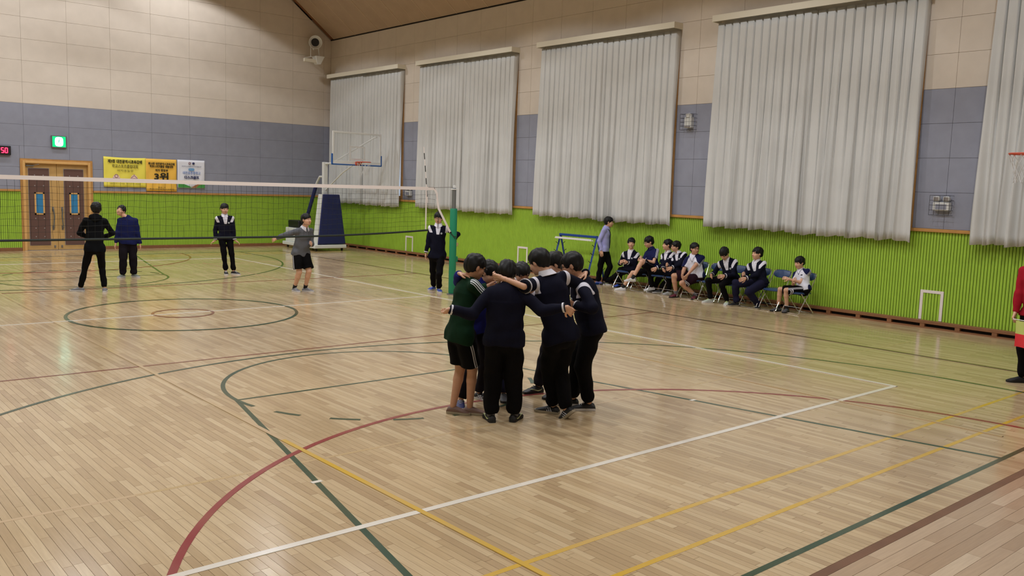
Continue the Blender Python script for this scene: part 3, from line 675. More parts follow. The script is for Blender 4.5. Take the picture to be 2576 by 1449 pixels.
# ---- blue ball rack
RO = (9.6, .62, 0)
t = thing('equipment_rack', 'blue A-frame rack with short pegs and a white tray bar by the green wall', 'rack', RO)
GO = RO; LB, LR = M['blue_metal'], M['blue_metal']
q = MB(); q.bbox((9.57, -.02, 1.17), (9.67, 1.32, 1.23), .01); gp(q.build('top_beam', LB, t))
for yy in (1.3, -.02):
    for (xb, nmx) in ((9.28, -1), (9.95, 1)):
        q = MB(); q.tube([(9.62, yy, 1.2), (xb, yy+(.02 if nmx < 0 else 0), .03)], .032, 4); l = gp(q.build('leg', LB, t))
        for z in (.35, .55, .75, .95):
            f = (1.2-z)/1.17; px_ = 9.62+(xb-9.62)*f
            q = MB(); q.tube([(px_, yy, z), (px_+nmx*.1, yy, z+.06)], .007, 6); q.build('peg', M['black'], l)
    q = MB(); q.bbox((9.2, yy-.03, 0), (10.0, yy+.03, .05), .008); gp(q.build('foot_bar', LB, t))
q = MB(); q.bbox((9.42, .0, 1.1), (9.5, 1.3, 1.125), .004); q.bbox((9.42, .0, 1.125), (9.43, 1.3, 1.15), .002); q.tube([(9.46, -.03, 1.11), (9.46, 1.35, 1.11)], .012, 6); gp(q.build('tray_bar', M['white'], t))

# ---- folding chairs
def make_chair():
    t = thing('folding_chair', 'x', 'chair', (0, 0, 0), 0, 'folding chairs along the green wall')
    # local: front towards +y
    for sx in (-1, 1):
        x = sx*.215
        q = MB(); q.tube([(x, .26, .02), (x, .23, .1), (x, -.06, .52), (x, -.2, .79)], .0115, 8); q.build('front_leg', M['chrome'], t, True)
        q = MB(); q.tube([(x*.9, .2, .43), (x*.9, .12, .34), (x*.9, -.2, .02)], .0115, 8); q.build('rear_leg', M['chrome'], t, True)
    q = MB(); q.tube([(-.215, .255, .03), (-.19, .262, .014), (.19, .262, .014), (.215, .255, .03)], .0115, 8); q.build('floor_bar', M['chrome'], t, True)
    q = MB(); q.tube([(-.194, -.2, .03), (-.17, -.205, .014), (.17, -.205, .014), (.194, -.2, .03)], .0115, 8); q.build('floor_bar', M['chrome'], t, True)
    q = MB(); q.tube([(-.215, -.2, .79), (-.2, -.215, .815), (-.15, -.225, .825), (.15, -.225, .825), (.2, -.215, .815), (.215, -.2, .79)], .0115, 8); q.build('top_bar', M['chrome'], t, True)
    q = MB(); q.tube([(-.215, .2, .14), (.215, .2, .14)], .008, 6); q.build('brace', M['chrome'], t, True)
    q = MB(); vs = []; n = 20
    ring = lambda k, sc, z, dy=0: [(.205*sc*math.copysign(abs(math.cos(2*PI*i/n))**.55, math.cos(2*PI*i/n)), .2*sc*math.copysign(abs(math.sin(2*PI*i/n))**.55, math.sin(2*PI*i/n))+.04, z) for i in range(n)]
    for (sc, z) in ((.93, .41), (1, .42), (1, .437), (.93, .45), (.6, .455)): vs += ring(0, sc, z)
    q.add(vs, [tuple(range(n-1, -1, -1)), tuple(range(4*n, 5*n))]+[(j*n+i, j*n+(i+1) % n, (j+1)*n+(i+1) % n, (j+1)*n+i) for j in range(4) for i in range(n)]); q.build('seat', M['seat_blue'], t, True)
    q = MB(); vs = []
    for (sc, dy) in ((.9, -.018), (1, -.008), (1, .01), (.9, .02), (.55, .024)):
        for i in range(n):
            a = 2*PI*i/n; x = .2*sc*math.copysign(abs(math.cos(a))**.7, math.cos(a)); z = .085*sc*math.copysign(abs(math.sin(a))**.8, math.sin(a))
            vs.append((x, dy-.19-.35*z+.25*x*x, .755+z))
    q.add(vs, [tuple(range(n)), tuple(range(5*n-1, 4*n-1, -1))]+[(j*n+(i+1) % n, j*n+i, (j+1)*n+i, (j+1)*n+(i+1) % n) for j in range(4) for i in range(n)]); q.build('backrest', M['seat_blue'], t, True)
    return t
chair0 = make_chair()
CH = [(-5.72, 1.42, 'blue folding chair at the near end, under the boy with folded arms'),
      (-5.16, 1.5, 'empty blue folding chair beside the boy with folded arms'),
      (-4.68, 1.5, 'blue folding chair under the boy looking sideways, before the empty one'),
      (-4.12, 1.62, 'blue folding chair under the boy with his head bowed'),
      (-3.58, 1.58, 'empty blue folding chair between the white-shirted boy and the bowed boy'),
      (-3.08, 1.75, 'blue folding chair under the heavy boy in the white T-shirt'),
      (-2.55, 1.6, 'folding chair under the smiling boy with glasses'),
      (-2.1, 1.6, 'folding chair under the boy in profile with white sneakers'),
      (-1.58, 1.62, 'folding chair under the boy with crossed bare legs'),
      (-1.02, 1.6, 'folding chair under the smiling boy nearest the blue rack')]
for i, (y, rz, lab) in enumerate(CH):
    c = chair0 if i == 0 else copy_tree(chair0)
    c.location = (9.68, y, .002); c.rotation_euler = (0, 0, rz); c['label'] = lab
t = thing('racket', 'white rimmed racket head propped behind the standing boy in the lilac shirt', 'racket', (9.85, -.78, .74)); GO = (9.85, -.78, .74)
q = MB(); q.tube([(9.85+.02*math.sin(a), -.75+.115*math.cos(a), .74+.15*math.sin(a)) for a in [2*PI*k/28 for k in range(28)]], .007, 6, closed=True); gp(q.build('rim', M['white'], t, True))
q = MB(); q.tube([(9.83, -.75, .59), (9.82, -.8, .3), (9.82, -.83, .03)], .009, 8); gp(q.build('shaft', M['white'], t, True))
q = MB()
for k in range(-4, 5):
    w_ = .11*math.sqrt(max(0, 1-(k/5)**2)); q.tube([(9.85, -.75-w_, .74+k*.028), (9.85, -.75+w_, .74+k*.028)], .0008, 3)
    w_ = .145*math.sqrt(max(0, 1-(k/5)**2)); q.tube([(9.85, -.75+k*.022, .74-w_), (9.85, -.75+k*.022, .74+w_)], .0008, 3)
gp(q.build('strings', M['netcord'], t))

# ---- things on the walls
def tape_frame(y0, y1, z1, lab):
    t = thing('tape_goal', lab, 'tape outline', (XW-.02, (y0+y1)/2, .15)); GO_ = (XW-.02, (y0+y1)/2, .15); w_ = .055
    for (a, c) in (((y0, .15), (y0+w_, z1)), ((y1-w_, .15), (y1, z1)), ((y0+w_, z1-w_), (y1-w_, z1))):
        q = MB(); q.bbox((XW-.026, a[0], a[1]), (XW-.0165, c[0], c[1]), .002); o = q.build('tape_strip', M['tape'], t); o.location = (-GO_[0], -GO_[1], -GO_[2])
tape_frame(-8.36, -7.93, .71, 'white tape goal outline on the green wall, rightmost and largest in view')
tape_frame(3.2, 3.64, .71, 'white tape goal outline on the green wall left of the blue rack')
tape_frame(8.93, 9.37, .66, 'white tape goal outline on the green wall nearest the far corner')
def cage(y, z, lab, kind):
    GO_ = (XW, y, z)
    t = thing('caged_light', lab, 'emergency light', GO_); hw, hh, d = .18, .18, .17
    def g(o): o.location = (-GO_[0], -GO_[1], -GO_[2]); return o
    if kind == 0:
        q = MB(); q.bbox((XW-.12, y-.1, z-.13), (XW, y+.1, z+.12), .015); g(q.build('housing', M['white_metal'], t))
        q = MB(); q.lathe([(.02, -.1), (.07, -.08), (.08, 0), (.0, .02)], 16, (XW-.07, y, z+.19), 'z'); g(q.build('lamp_head', M['white_metal'], t, True)); q = MB(); q.bbox((XW-.13, y-.08, z-.12), (XW-.119, y+.08, z-.09), .002); g(q.build('label_strip', M['grey_trim'], t))
    else:
        q = MB(); q.bbox((XW-.1, y-.15, z-.1), (XW, y+.15, z+.06), .012); hs = g(q.build('housing', M['white_metal'], t)); q = MB(); q.bbox((XW-.106, y-.1, z-.075), (XW-.1, y+.1, z+.02), .002); q.build('panel', M['lilac'], hs)
        for dy in (-.09, .09):
            q = MB(); q.bbox((XW-.12, y+dy-.055, z+.075), (XW-.03, y+dy+.055, z+.165), .015); lh = g(q.build('lamp_head', M['white_metal'], t)); q = MB(); q.bbox((XW-.125, y+dy-.042, z+.085), (XW-.12, y+dy+.042, z+.152), .002); q.build('lens', M['grey_trim'], lh)
    q = MB(); nn = 4
    for k in range(nn+1):
        a = -hw+2*hw*k/nn; q.tube([(XW, y+a, z-hh), (XW-d, y+a, z-hh), (XW-d, y+a, z+hh), (XW, y+a, z+hh)], .0035, 4)
        a = -hh+2*hh*k/nn; q.tube([(XW, y-hw, z+a), (XW-d, y-hw, z+a), (XW-d, y+hw, z+a), (XW, y+hw, z+a)], .0035, 4)
    g(q.build('wire_cage', M['wire'], t))
cage(-2.3, 4.02, 'white lamp in a wire cage high on the lilac wall between two curtains', 0)
cage(-8.2, 2.3, 'twin-head emergency light in a wire cage near the right edge', 1)
cage(9.2, 2.1, 'twin-head emergency light in a wire cage seen behind the net by the far corner', 1)
# fan and duct
t = thing('ventilation_fan', 'white barrel fan on a bracket high in the far corner', 'fan', (9.3, YF, 7.4)); GO = (9.3, YF, 7.4)
ax = Vector((-.35, -.93, -.1)).normalized(); fb_ = Vector((9.42, YF-.12, 7.42)); R3 = ax.to_track_quat('Z', 'Y').to_matrix()
def lath(prof, name, m_, par):
    q = MB(); q.lathe(prof, 28); q.v = [tuple(R3 @ Vector(v)+fb_) for v in q.v]; return q.build(name, m_, par, True)
o = gp(lath([(.17, 0), (.2, .04), (.2, .12), (.16, .13), (.17, .3), (.23, .34), (.24, .5), (.225, .5), (.14, .38)], 'barrel', M['white_metal'], t))
lath([(.15, .385), (.14, .37), (0.001, .37)], 'dark_opening', M['black'], o)
q = MB(); q.tube([(9.1, YF-.5, 7.25), (9.1, YF-.5, 6.85), (9.1, YF, 6.85)], .012, 6); q.tube([(9.45, YF-.4, 7.25), (9.5, YF-.4, 6.85), (9.5, YF, 6.85)], .018, 6); q.tube([(9.1, YF-.5, 6.86), (9.5, YF-.4, 6.86)], .014, 6); q.tube([(9.25, YF-.4, 7.2), (9.25, YF-.42, 7.12)], .03, 8); gp(q.build('bracket', M['white_metal'], t))
t = thing('wall_uplight', 'small white wedge lamp housing on an arm below the corner fan', 'lamp', (9.4, YF, 6.8)); GO = (9.4, YF, 6.8)
q = MB(); q.add([(9.36, YF-.5, 6.62), (9.5, YF-.5, 6.62), (9.5, YF-.3, 6.62), (9.36, YF-.3, 6.62), (9.28, YF-.58, 6.9), (9.62, YF-.58, 6.9), (9.62, YF-.25, 6.9), (9.28, YF-.25, 6.9)], [(3,2,1,0),(4,5,6,7),(0,1,5,4),(1,2,6,5),(2,3,7,6),(3,0,4,7)]); gp(q.build('housing', M['white_metal'], t))
q = MB(); q.bbox((8.85, YF-.5, 6.66), (9.38, YF-.4, 6.78), .01); q.tube([(9.45, YF-.35, 6.75), (9.45, YF, 6.8)], .02, 8); gp(q.build('arm', M['pelmet'], t))
# exit sign
M['exit_glow'] = mat('exit_sign_glow', (120,240,190), .4, emit=(190,255,235,9)); M['exit_green'] = mat('exit_sign_green', (0,150,90), .4, emit=(0,190,110,1.6))
t = thing('exit_sign', 'lit green and white exit sign above the double door', 'exit sign', (.8, YF, 3.34)); GO = (.8, YF, 3.34)
q = MB(); q.bbox((.585, YF-.07, 3.15), (1.02, YF, 3.53), .012); hs = gp(q.build('case', M['steel'], t))
q = MB(); q.bbox((.615, YF-.078, 3.18), (.99, YF-.068, 3.5), .003); q.build('face', M['exit_green'], hs)
q = MB(); n = 24; q.prism([(.8+.115*math.copysign(abs(math.cos(a))**.6, math.cos(a)), 3.34+.14*math.copysign(abs(math.sin(a))**.6, math.sin(a))) for a in [2*PI*k/n for k in range(n)]], 0, .004)
q.v = [(x, YF-.079-z, y) for (x, y, z) in q.v]; q.f = [tuple(reversed(f)) for f in q.f]; q.build('lit_panel', M['exit_glow'], hs)
# a running figure in the lit panel
q = MB(); P3 = lambda pts, r_: q.tube([(.8+x, YF-.086, 3.34+z) for x, z in pts], r_, 6)
q.lathe([(.001, -.004), (.016, -.003), (.016, .003)], 12, (.81, YF-.086, 3.425), 'y'); P3([(.0, .06), (-.01, .0)], .014); P3([(-.01, 0), (.035, -.03), (.03, -.08)], .01); P3([(-.01, 0), (-.035, -.045), (-.075, -.05)], .01); P3([(.0, .055), (.045, .03), (.06, .05)], .007); P3([(.0, .055), (-.045, .05), (-.055, .01)], .007); q.build('running_figure', M['exit_green'], hs)
# LED display
M['led'] = mat('red_led', (255,40,70), .4, emit=(255,40,75,5))
t = thing('scoreboard_display', 'black wall display with red digits at the left edge above the door level', 'display', (-.9, YF, 3.0)); GO = (-.9, YF, 3.0)
q = MB(); q.bbox((-1.35, YF-.09, 2.87), (-.52, YF, 3.14), .01); hs = gp(q.build('case', M['black'], t))
SEG = {'0': 'abcdef', '5': 'afgcd', '9': 'abcdfg', '1': 'bc'}
for k, chh in enumerate('50'):
    x0, z0, w_, h_ = -.775+k*.1, 2.935, .06, .14; q = MB()
    S = {'a': ((0, h_), (w_, h_)), 'g': ((0, h_/2), (w_, h_/2)), 'd': ((0, 0), (w_, 0)), 'f': ((0, h_/2), (0, h_)), 'e': ((0, 0), (0, h_/2)), 'b': ((w_, h_/2), (w_, h_)), 'c': ((w_, 0), (w_, h_/2))}
    for c_ in SEG[chh]: (a, b_) = S[c_]; q.tube([(x0+a[0], YF-.096, z0+a[1]), (x0+b_[0], YF-.096, z0+b_[1])], .013, 6)
    q.build('digit', M['led'], hs)
# banners
def banner(x0, x1, z0, z1, m_, lab, name='banner'):
    t = thing(name, lab, 'banner', ((x0+x1)/2, YF-.02, z0)); n = 24; nz = 12
    q = MB(); vs = [(x0+(x1-x0)*i/n, YF-.03-.012*math.sin(i*.8+j*.5)*(j/nz), z1-(z1-z0)*j/nz-(.02*math.sin(PI*i/n*1.0)*(1-j/nz) if 'yellow' in lab else 0)) for j in range(nz+1) for i in range(n+1)]
    q.add(vs, [(j*(n+1)+i, (j+1)*(n+1)+i, (j+1)*(n+1)+i+1, j*(n+1)+i+1) for j in range(nz) for i in range(n)])
    o = q.build('sheet', m_, t, True); o.location = (-(x0+x1)/2, -(YF-.02), -z0); md = o.modifiers.new('th', 'SOLIDIFY'); md.thickness = .003
    def tx(s, cx_, z, size, m2, wd=None, bold=.0): return text_mesh(s, size, m2, t, (cx_-(x0+x1)/2, -.034, z-z0), 'lettering', bold, wd)
    return t, tx
M['yellow_cloth'] = mat('yellow_banner_cloth', (240,226,88), .7, noise=.03, nscale=3); M['gold_cloth'] = mat('gold_banner_cloth', (244,192,76), .7, noise=.06, nscale=2.5); M['white_cloth'] = mat('white_banner_cloth', (228,230,240), .7)
K = mat('banner_black_ink', (36,32,14), .7); KO = mat('banner_olive_ink', (120,112,44), .7); KP = mat('banner_maroon_ink', (120,60,70), .7); KB = mat('banner_blue_ink', (96,128,190), .7); KL = mat('banner_sky_ink', (110,160,205), .7); KG = mat('banner_green_ink', (70,150,70), .7); KN = mat('banner_navy_ink', (50,56,100), .7); KW = mat('banner_pink_ink', (236,208,196), .7); KBr = mat('banner_brown_ink', (160,110,70), .7)
def emblem(par, pts, r_, m2, ox, oz, y=-.036, closed=False):
    q = MB(); q.tube([(ox+a, y, oz+b_) for a, b_ in pts], r_, 6, closed=closed); return q.build('emblem', m2, par)
def poly(par, pts, m2, y=-.033, name='printed_shape'):
    q = MB(); q.prism(pts, 0, .0015); q.v = [(x, y-z, z_) for (x, z_, z) in q.v]; q.f = [tuple(reversed(f)) for f in q.f]; return q.build(name, m2, par)
t, tx = banner(2.09, 3.4, 2.0, 2.96, M['yellow_cloth'], 'bright yellow banner with dark lettering, left of the three on the far wall')
tx('제9회 대전광역시교육감배', 2.745, 2.81, .12, K, 1.06, .004); tx('학교스포츠클럽대회', 2.745, 2.66, .115, KO, .8, .002); tx('여자중등부', 2.745, 2.52, .08, KO, .5)
circ = lambda r_, n=20: [(r_*math.cos(2*PI*k/n), r_*math.sin(2*PI*k/n)) for k in range(n)]
for sx, kx in ((-.28, 0), (.27, 1)):
    poly(t, [(sx-.14, .25), (sx+.14, .25), (sx+.07, .37), (sx, .42), (sx-.07, .37)], KW, -.0345)
    if kx == 0: emblem(t, circ(.05), .008, KP, sx, .35, closed=True)
    else: emblem(t, [(-.1, -.06), (-.02, 0), (0, .06), (.02, 0), (.1, -.06)], .007, KP, sx, .36)
    emblem(t, [(-.11, 0), (.11, 0)], .007, KP, sx, .28)
tx('대전광역시교육청 · 대전광역시체육회', 2.745, 2.11, .045, KO, .95)
t, tx = banner(3.4, 4.4, 1.89, 2.95, M['gold_cloth'], 'gold banner reading third place in large black figures, middle of the three')
tx('제10회 대전광역시교육감배', 3.9, 2.79, .085, K, .86, .003); tx('학교스포츠클럽 넷볼대회', 3.9, 2.7, .085, K, .76, .003); tx('여자 중등부', 3.9, 2.575, .085, K, .42, .003); tx('3위', 3.9, 2.36, .27, K, .46, .009); tx('2016. 11.', 3.9, 2.02, .05, K, .25); tx('주최 대전광역시교육청', 3.9, 1.96, .05, KO, .8)
t, tx = banner(4.43, 5.36, 2.02, 2.96, M['white_cloth'], 'white banner with blue lettering and green corners, right of the three')
emblem(t, circ(.032), .009, KP, -.06, .83, closed=True); emblem(t, circ(.022), .02, KN, .07, .83, closed=True); tx('대전광역시교육감배 학교스포츠클럽대회', 4.9, 2.745, .04, KN, .66)
poly(t, [(.1*math.copysign(abs(math.cos(a))**.5, math.cos(a)), .625+.045*math.copysign(abs(math.sin(a))**.7, math.sin(a))) for a in [2*PI*k/24 for k in range(24)]], KL, name='printed_pill')
tx('대전송촌중학교', 4.9, 2.52, .11, KB, .6, .001); tx('디스크골프', 4.9, 2.37, .11, KN, .5, .005)
poly(t, [(-.455, .01), (-.0, .01), (-.06, .06), (-.455, .2)], KG); poly(t, [(.455, .01), (.0, .01), (.1, .09), (.455, .24)], KBr, -.0335); poly(t, [(.455, .01), (.15, .01), (.25, .1), (.455, .15)], KG, -.0355)
# ================================================================== PEOPLE
def nrm(v): v = np.asarray(v, float); return v/(np.linalg.norm(v)+1e-12)
class Pr:
    "one implicit primitive: distance function, bounds, material cut"
    __slots__ = ('f', 'lo', 'hi', 'k')
    def __init__(s, f, lo, hi, k): s.f, s.lo, s.hi, s.k = f, np.asarray(lo, float), np.asarray(hi, float), k
def cap(a, b, ra, rb, k=.02, sq=None, cut=None):
    a, b = np.asarray(a, float), np.asarray(b, float); ab = b-a; L2 = ab @ ab+1e-12; rm = max(ra, rb)
    lo = np.minimum(a, b)-rm; hi = np.maximum(a, b)+rm
    def f(X, Y, Z):
        px, py, pz = X-a[0], Y-a[1], Z-a[2]
        t = np.clip((px*ab[0]+py*ab[1]+pz*ab[2])/L2, 0, 1)
        qx, qy, qz = px-t*ab[0], py-t*ab[1], pz-t*ab[2]
        if sq is not None:
            n, s_ = sq; d = (qx*n[0]+qy*n[1]+qz*n[2])*(1/s_-1); qx, qy, qz = qx+n[0]*d, qy+n[1]*d, qz+n[2]*d
        d = np.sqrt(qx*qx+qy*qy+qz*qz)-(ra+(rb-ra)*t)
        if cut is not None:
            for (c0, cn) in cut: d = np.maximum(d, (X-c0[0])*cn[0]+(Y-c0[1])*cn[1]+(Z-c0[2])*cn[2])
        return d
    return Pr(f, lo, hi, k)
def ell(c, R3, r, k=.02):
    "ellipsoid; R3 rows are its axes"
    c = np.asarray(c, float); rm = max(r)
    ext = np.abs(R3).T @ np.asarray(r, float)
    def f(X, Y, Z):
        px, py, pz = X-c[0], Y-c[1], Z-c[2]; s_ = 0; g = 0
        for i in range(3):
            q = (px*R3[i][0]+py*R3[i][1]+pz*R3[i][2]); s_ = s_+(q/r[i])**2; g = g+(q/r[i]**2)**2
        k0 = np.sqrt(s_); return k0*(k0-1)/(np.sqrt(g)+1e-9)
    return Pr(f, c-ext, c+ext, k)
def field(prims, h, lo=None, hi=None, subs=(), noise=0, nseed=0):
    if lo is None:
        lo = np.min([p.lo for p in prims], 0)-.03; hi = np.max([p.hi for p in prims], 0)+.03
    n = np.ceil((hi-lo)/h).astype(int)+1
    ax = [lo[i]+h*np.arange(n[i]) for i in range(3)]; D = np.full(n, .5, np.float32)
    for p in prims:
        mg = .05+p.k
        i0 = np.maximum(0, np.floor((p.lo-mg-lo)/h).astype(int)); i1 = np.minimum(n, np.ceil((p.hi+mg-lo)/h).astype(int)+1)
        if (i1 <= i0).any(): continue
        s = tuple(slice(i0[k], i1[k]) for k in range(3))
        X, Y, Z = ax[0][s[0]][:, None, None], ax[1][s[1]][None, :, None], ax[2][s[2]][None, None, :]
        d = p.f(X, Y, Z).astype(np.float32); o = D[s]
        if p.k > 0:
            hh = np.maximum(p.k-np.abs(o-d), 0)/p.k; D[s] = np.minimum(o, d)-hh*hh*p.k*.25
        else: D[s] = np.minimum(o, d)
    for p in subs:
        i0 = np.maximum(0, np.floor((p.lo-.04-lo)/h).astype(int)); i1 = np.minimum(n, np.ceil((p.hi+.04-lo)/h).astype(int)+1)
        if (i1 <= i0).any(): continue
        s = tuple(slice(i0[k], i1[k]) for k in range(3))
        D[s] = np.maximum(D[s], -p.f(ax[0][s[0]][:, None, None], ax[1][s[1]][None, :, None], ax[2][s[2]][None, None, :]))
    if noise:
        r_ = np.random.default_rng(nseed); X, Y, Z = ax[0][:, None, None], ax[1][None, :, None], ax[2][None, None, :]
        for j in range(4):
            k_ = nrm(r_.normal(size=3)*(1, 1, 1.6))*r_.uniform(18, 46); ph = r_.uniform(0, 6)
            D += (noise*.5*np.sin(k_[0]*X+k_[1]*Y+k_[2]*Z+ph+1.2*np.sin(9*Z+j+4*X))).astype(np.float32)
    D[0], D[-1], D[:, 0], D[:, -1], D[:, :, 0], D[:, :, -1] = [np.maximum(q, .01) for q in (D[0], D[-1], D[:, 0], D[:, -1], D[:, :, 0], D[:, :, -1])]
    return D, lo, h
def nets(D, lo, h):
    "naive surface nets: vertices and quads of the zero level"
    n = np.array(D.shape); S = D < 0
    c = n-1
    mixed = np.zeros(c, bool); base = S[:-1, :-1, :-1]
    for dx in (0, 1):
        for dy in (0, 1):
            for dz in (0, 1): mixed |= S[dx:dx+c[0], dy:dy+c[1], dz:dz+c[2]] != base
    idx = np.full(c, -1, np.int64); cells = np.argwhere(mixed); N = len(cells); idx[mixed] = np.arange(N)
    acc = np.zeros((N, 3)); cnt = np.zeros(N); ci, cj, ck = cells.T
    corners = [(0,0,0),(1,0,0),(0,1,0),(1,1,0),(0,0,1),(1,0,1),(0,1,1),(1,1,1)]
    val = [D[ci+a, cj+b_, ck+e] for a, b_, e in corners]
    for a, b_ in ((0,1),(2,3),(4,5),(6,7),(0,2),(1,3),(4,6),(5,7),(0,4),(1,5),(2,6),(3,7)):
        va, vb = val[a], val[b_]; mk = (va < 0) != (vb < 0); t = np.where(mk, va/np.where(mk, va-vb, 1), 0)
        pa, pb = np.array(corners[a]), np.array(corners[b_])
        acc[mk] += (pa+(pb-pa)*t[:, None])[mk]; cnt += mk
    V = lo+(cells+acc/cnt[:, None])*h; Q = []
    for axis in range(3):
        u, v = (axis+1) % 3, (axis+2) % 3
        sl0 = [slice(None)]*3; sl1 = [slice(None)]*3; sl0[axis] = slice(0, -1); sl1[axis] = slice(1, None)
        A, B = S[tuple(sl0)], S[tuple(sl1)]; ch = A != B
        e = np.argwhere(ch); e = e[(e[:, u] > 0) & (e[:, v] > 0) & (e[:, u] < n[u]-1) & (e[:, v] < n[v]-1)]
        if not len(e): continue
        ins = A[tuple(e.T)]
        def cid(du, dv):
            q = e.copy(); q[:, u] -= du; q[:, v] -= dv; return idx[tuple(q.T)]
        q = np.stack([cid(1, 1), cid(0, 1), cid(0, 0), cid(1, 0)], 1); q[~ins] = q[~ins][:, ::-1]; Q.append(q)
    return V, np.concatenate(Q) if Q else np.zeros((0, 4), int)
def np_mesh(name, V, Q, mats, attrs=None):
    me = bpy.data.meshes.new(name); nV, nQ = len(V), len(Q)
    me.vertices.add(nV); me.vertices.foreach_set('co', V.astype(np.float32).ravel())
    me.loops.add(nQ*4); me.loops.foreach_set('vertex_index', Q.astype(np.int32).ravel())
    me.polygons.add(nQ); me.polygons.foreach_set('loop_start', np.arange(0, nQ*4, 4, dtype=np.int32))
    try: me.polygons.foreach_set('loop_total', np.full(nQ, 4, np.int32))
    except Exception: pass
    me.polygons.foreach_set('use_smooth', np.ones(nQ, bool)); me.update(calc_edges=True)
    for m_ in (mats if isinstance(mats, (list, tuple)) else [mats]): me.materials.append(m_)
    for k, a in (attrs or {}).items():
        at = me.attributes.new(k, 'FLOAT', 'POINT'); at.data.foreach_set('value', np.asarray(a, np.float32))
    return me

def cloth_mat(name, colA, colB=None, rough=.85):
    mm = mat(name, colA, rough, noise=.05, nscale=30, bump=.2, bscale=500, spec=.12)
    if colB:
        nt = mm.node_tree; L = nt.links.new; b = nt.nodes['Principled BSDF']; src = b.inputs['Base Color'].links[0].from_socket
        at = nt.nodes.new('ShaderNodeAttribute'); at.attribute_name = 'zone'
        def mth(op, a, b_=None, c_=None):
            n_ = nt.nodes.new('ShaderNodeMath'); n_.operation = op
            for i_, v_ in enumerate((a, b_, c_)):
                if v_ is None: continue
                if isinstance(v_, (int, float)): n_.inputs[i_].default_value = v_
                else: L(v_, n_.inputs[i_])
            return n_.outputs[0]
        def attr(nm, kind='GEOMETRY'):
            n_ = nt.nodes.new('ShaderNodeAttribute'); n_.attribute_name = nm; n_.attribute_type = kind; return n_.outputs['Fac']
        g0 = mth('GREATER_THAN', at.outputs['Fac'], 0.0); sc_ = attr('sc'); per = attr('period', 'OBJECT')
        fr_ = mth('ABSOLUTE', mth('SUBTRACT', mth('FRACT', mth('DIVIDE', sc_, per)), .5)); pat = mth('LESS_THAN', fr_, .27)
        inr = mth('LESS_THAN', mth('ABSOLUTE', sc_), attr('halfw', 'OBJECT')); f1 = mth('MULTIPLY', pat, inr)
        k1, k2 = attr('k1', 'OBJECT'), attr('k2', 'OBJECT')
        e_ = mth('SUBTRACT', mth('ADD', mth('MULTIPLY', k1, mth('SUBTRACT', f1, 1.0)), 1.0), mth('MULTIPLY', k2, f1))
        class _g: outputs = [mth('MULTIPLY', g0, e_)]
        gt = _g
        mx = nt.nodes.new('ShaderNodeMix'); mx.data_type = 'RGBA'; L(gt.outputs[0], mx.inputs[0]); L(src, mx.inputs[6]); mx.inputs[7].default_value = srgb(*colB); L(mx.outputs[2], b.inputs['Base Color'])
    return mm
def skin_mat(name, c):
    mm = mat(name, c, .5, noise=.04, nscale=25); b = mm.node_tree.nodes['Principled BSDF']
    return mm
C = {
 'skin': skin_mat('skin_warm', (206,160,132)), 'skin2': skin_mat('skin_tan', (190,142,114)), 'hair': mat('black_hair', (9,8,8), .55, noise=.25, nscale=60, bump=.25, bscale=220, spec=.3),
 'lip': mat('lips', (158,92,84), .5), 'eye': mat('dark_eye', (24,16,14), .25), 'navy': cloth_mat('navy_uniform_cloth', (15,16,32), (214,212,222)),
 'black': cloth_mat('black_trouser_cloth', (7,6,8), (196,196,204)), 'blackp': cloth_mat('plain_black_cloth', (8,7,10)),
 'hood': cloth_mat('black_hoodie_cloth', (9,11,15)), 'darkpants': cloth_mat('charcoal_trouser_cloth', (24,20,27)),
 'jacket': cloth_mat('royal_navy_jacket_cloth', (24,30,74)), 'blue': cloth_mat('bright_navy_jacket', (30,34,110), (220,220,232)),
 'grey': cloth_mat('grey_fleece_cloth', (92,94,100)), 'green': cloth_mat('dark_green_track_top', (16,44,28), (224,226,232)),
 'tee': cloth_mat('white_raglan_tee', (214,214,226), (26,30,66)), 'track': cloth_mat('navy_track_top', (26,30,72), (222,222,234)),
 'lilac': cloth_mat('lilac_shirt_cloth', (164,164,216)), 'red': cloth_mat('red_jacket_cloth', (158,26,42)), 'white': cloth_mat('white_shirt_cloth', (214,212,220)),
 'navyp': cloth_mat('navy_trouser_cloth', (28,28,50)), 'maroonshort': cloth_mat('dark_maroon_shorts', (36,16,26), (206,206,214)),
 'cuffw': mat('white_knit_cuff', (212,210,218), .8), 'cuffk': mat('black_knit_cuff', (16,16,24), .8), 'tie': mat('navy_tie', (16,20,48), .6), 'badge': mat('grey_round_badge', (168,172,180), .6),
 'specs': mat('dark_glasses_frame', (28,22,22), .3), 'metal': mat('watch_metal', (150,150,150), .3, metal=.8), 'sole_w': mat('white_rubber_sole', (206,204,204), .6), 'sole_k': mat('black_rubber_sole', (20,20,22), .6),
 'sock': mat('grey_sock', (110,108,112), .9), 'sockk': mat('black_sock', (20,20,24), .9), 'sole_g': mat('tan_rubber_sole', (158,146,124), .6),
}
for nm_, c_ in dict(s_black=(24,23,27), s_white=(208,206,206), s_blue=(52,78,168), s_navy=(40,44,92), s_grey=(118,118,122), s_brown=(112,84,72), s_maroon=(96,36,50), s_yell=(176,182,170), s_dgrey=(72,72,76), s_purp=(92,90,148), s_olive=(108,114,106)).items():
    C[nm_] = mat('shoe_'+nm_[2:], c_, .6, noise=.05, nscale=40)
LACE_Y = mat('lime_lace', (196,214,130), .7); LACE_W = mat('pale_lace', (214,214,220), .7); LOGO_Y = mat('pale_lime_mark', (200,206,150), .6)

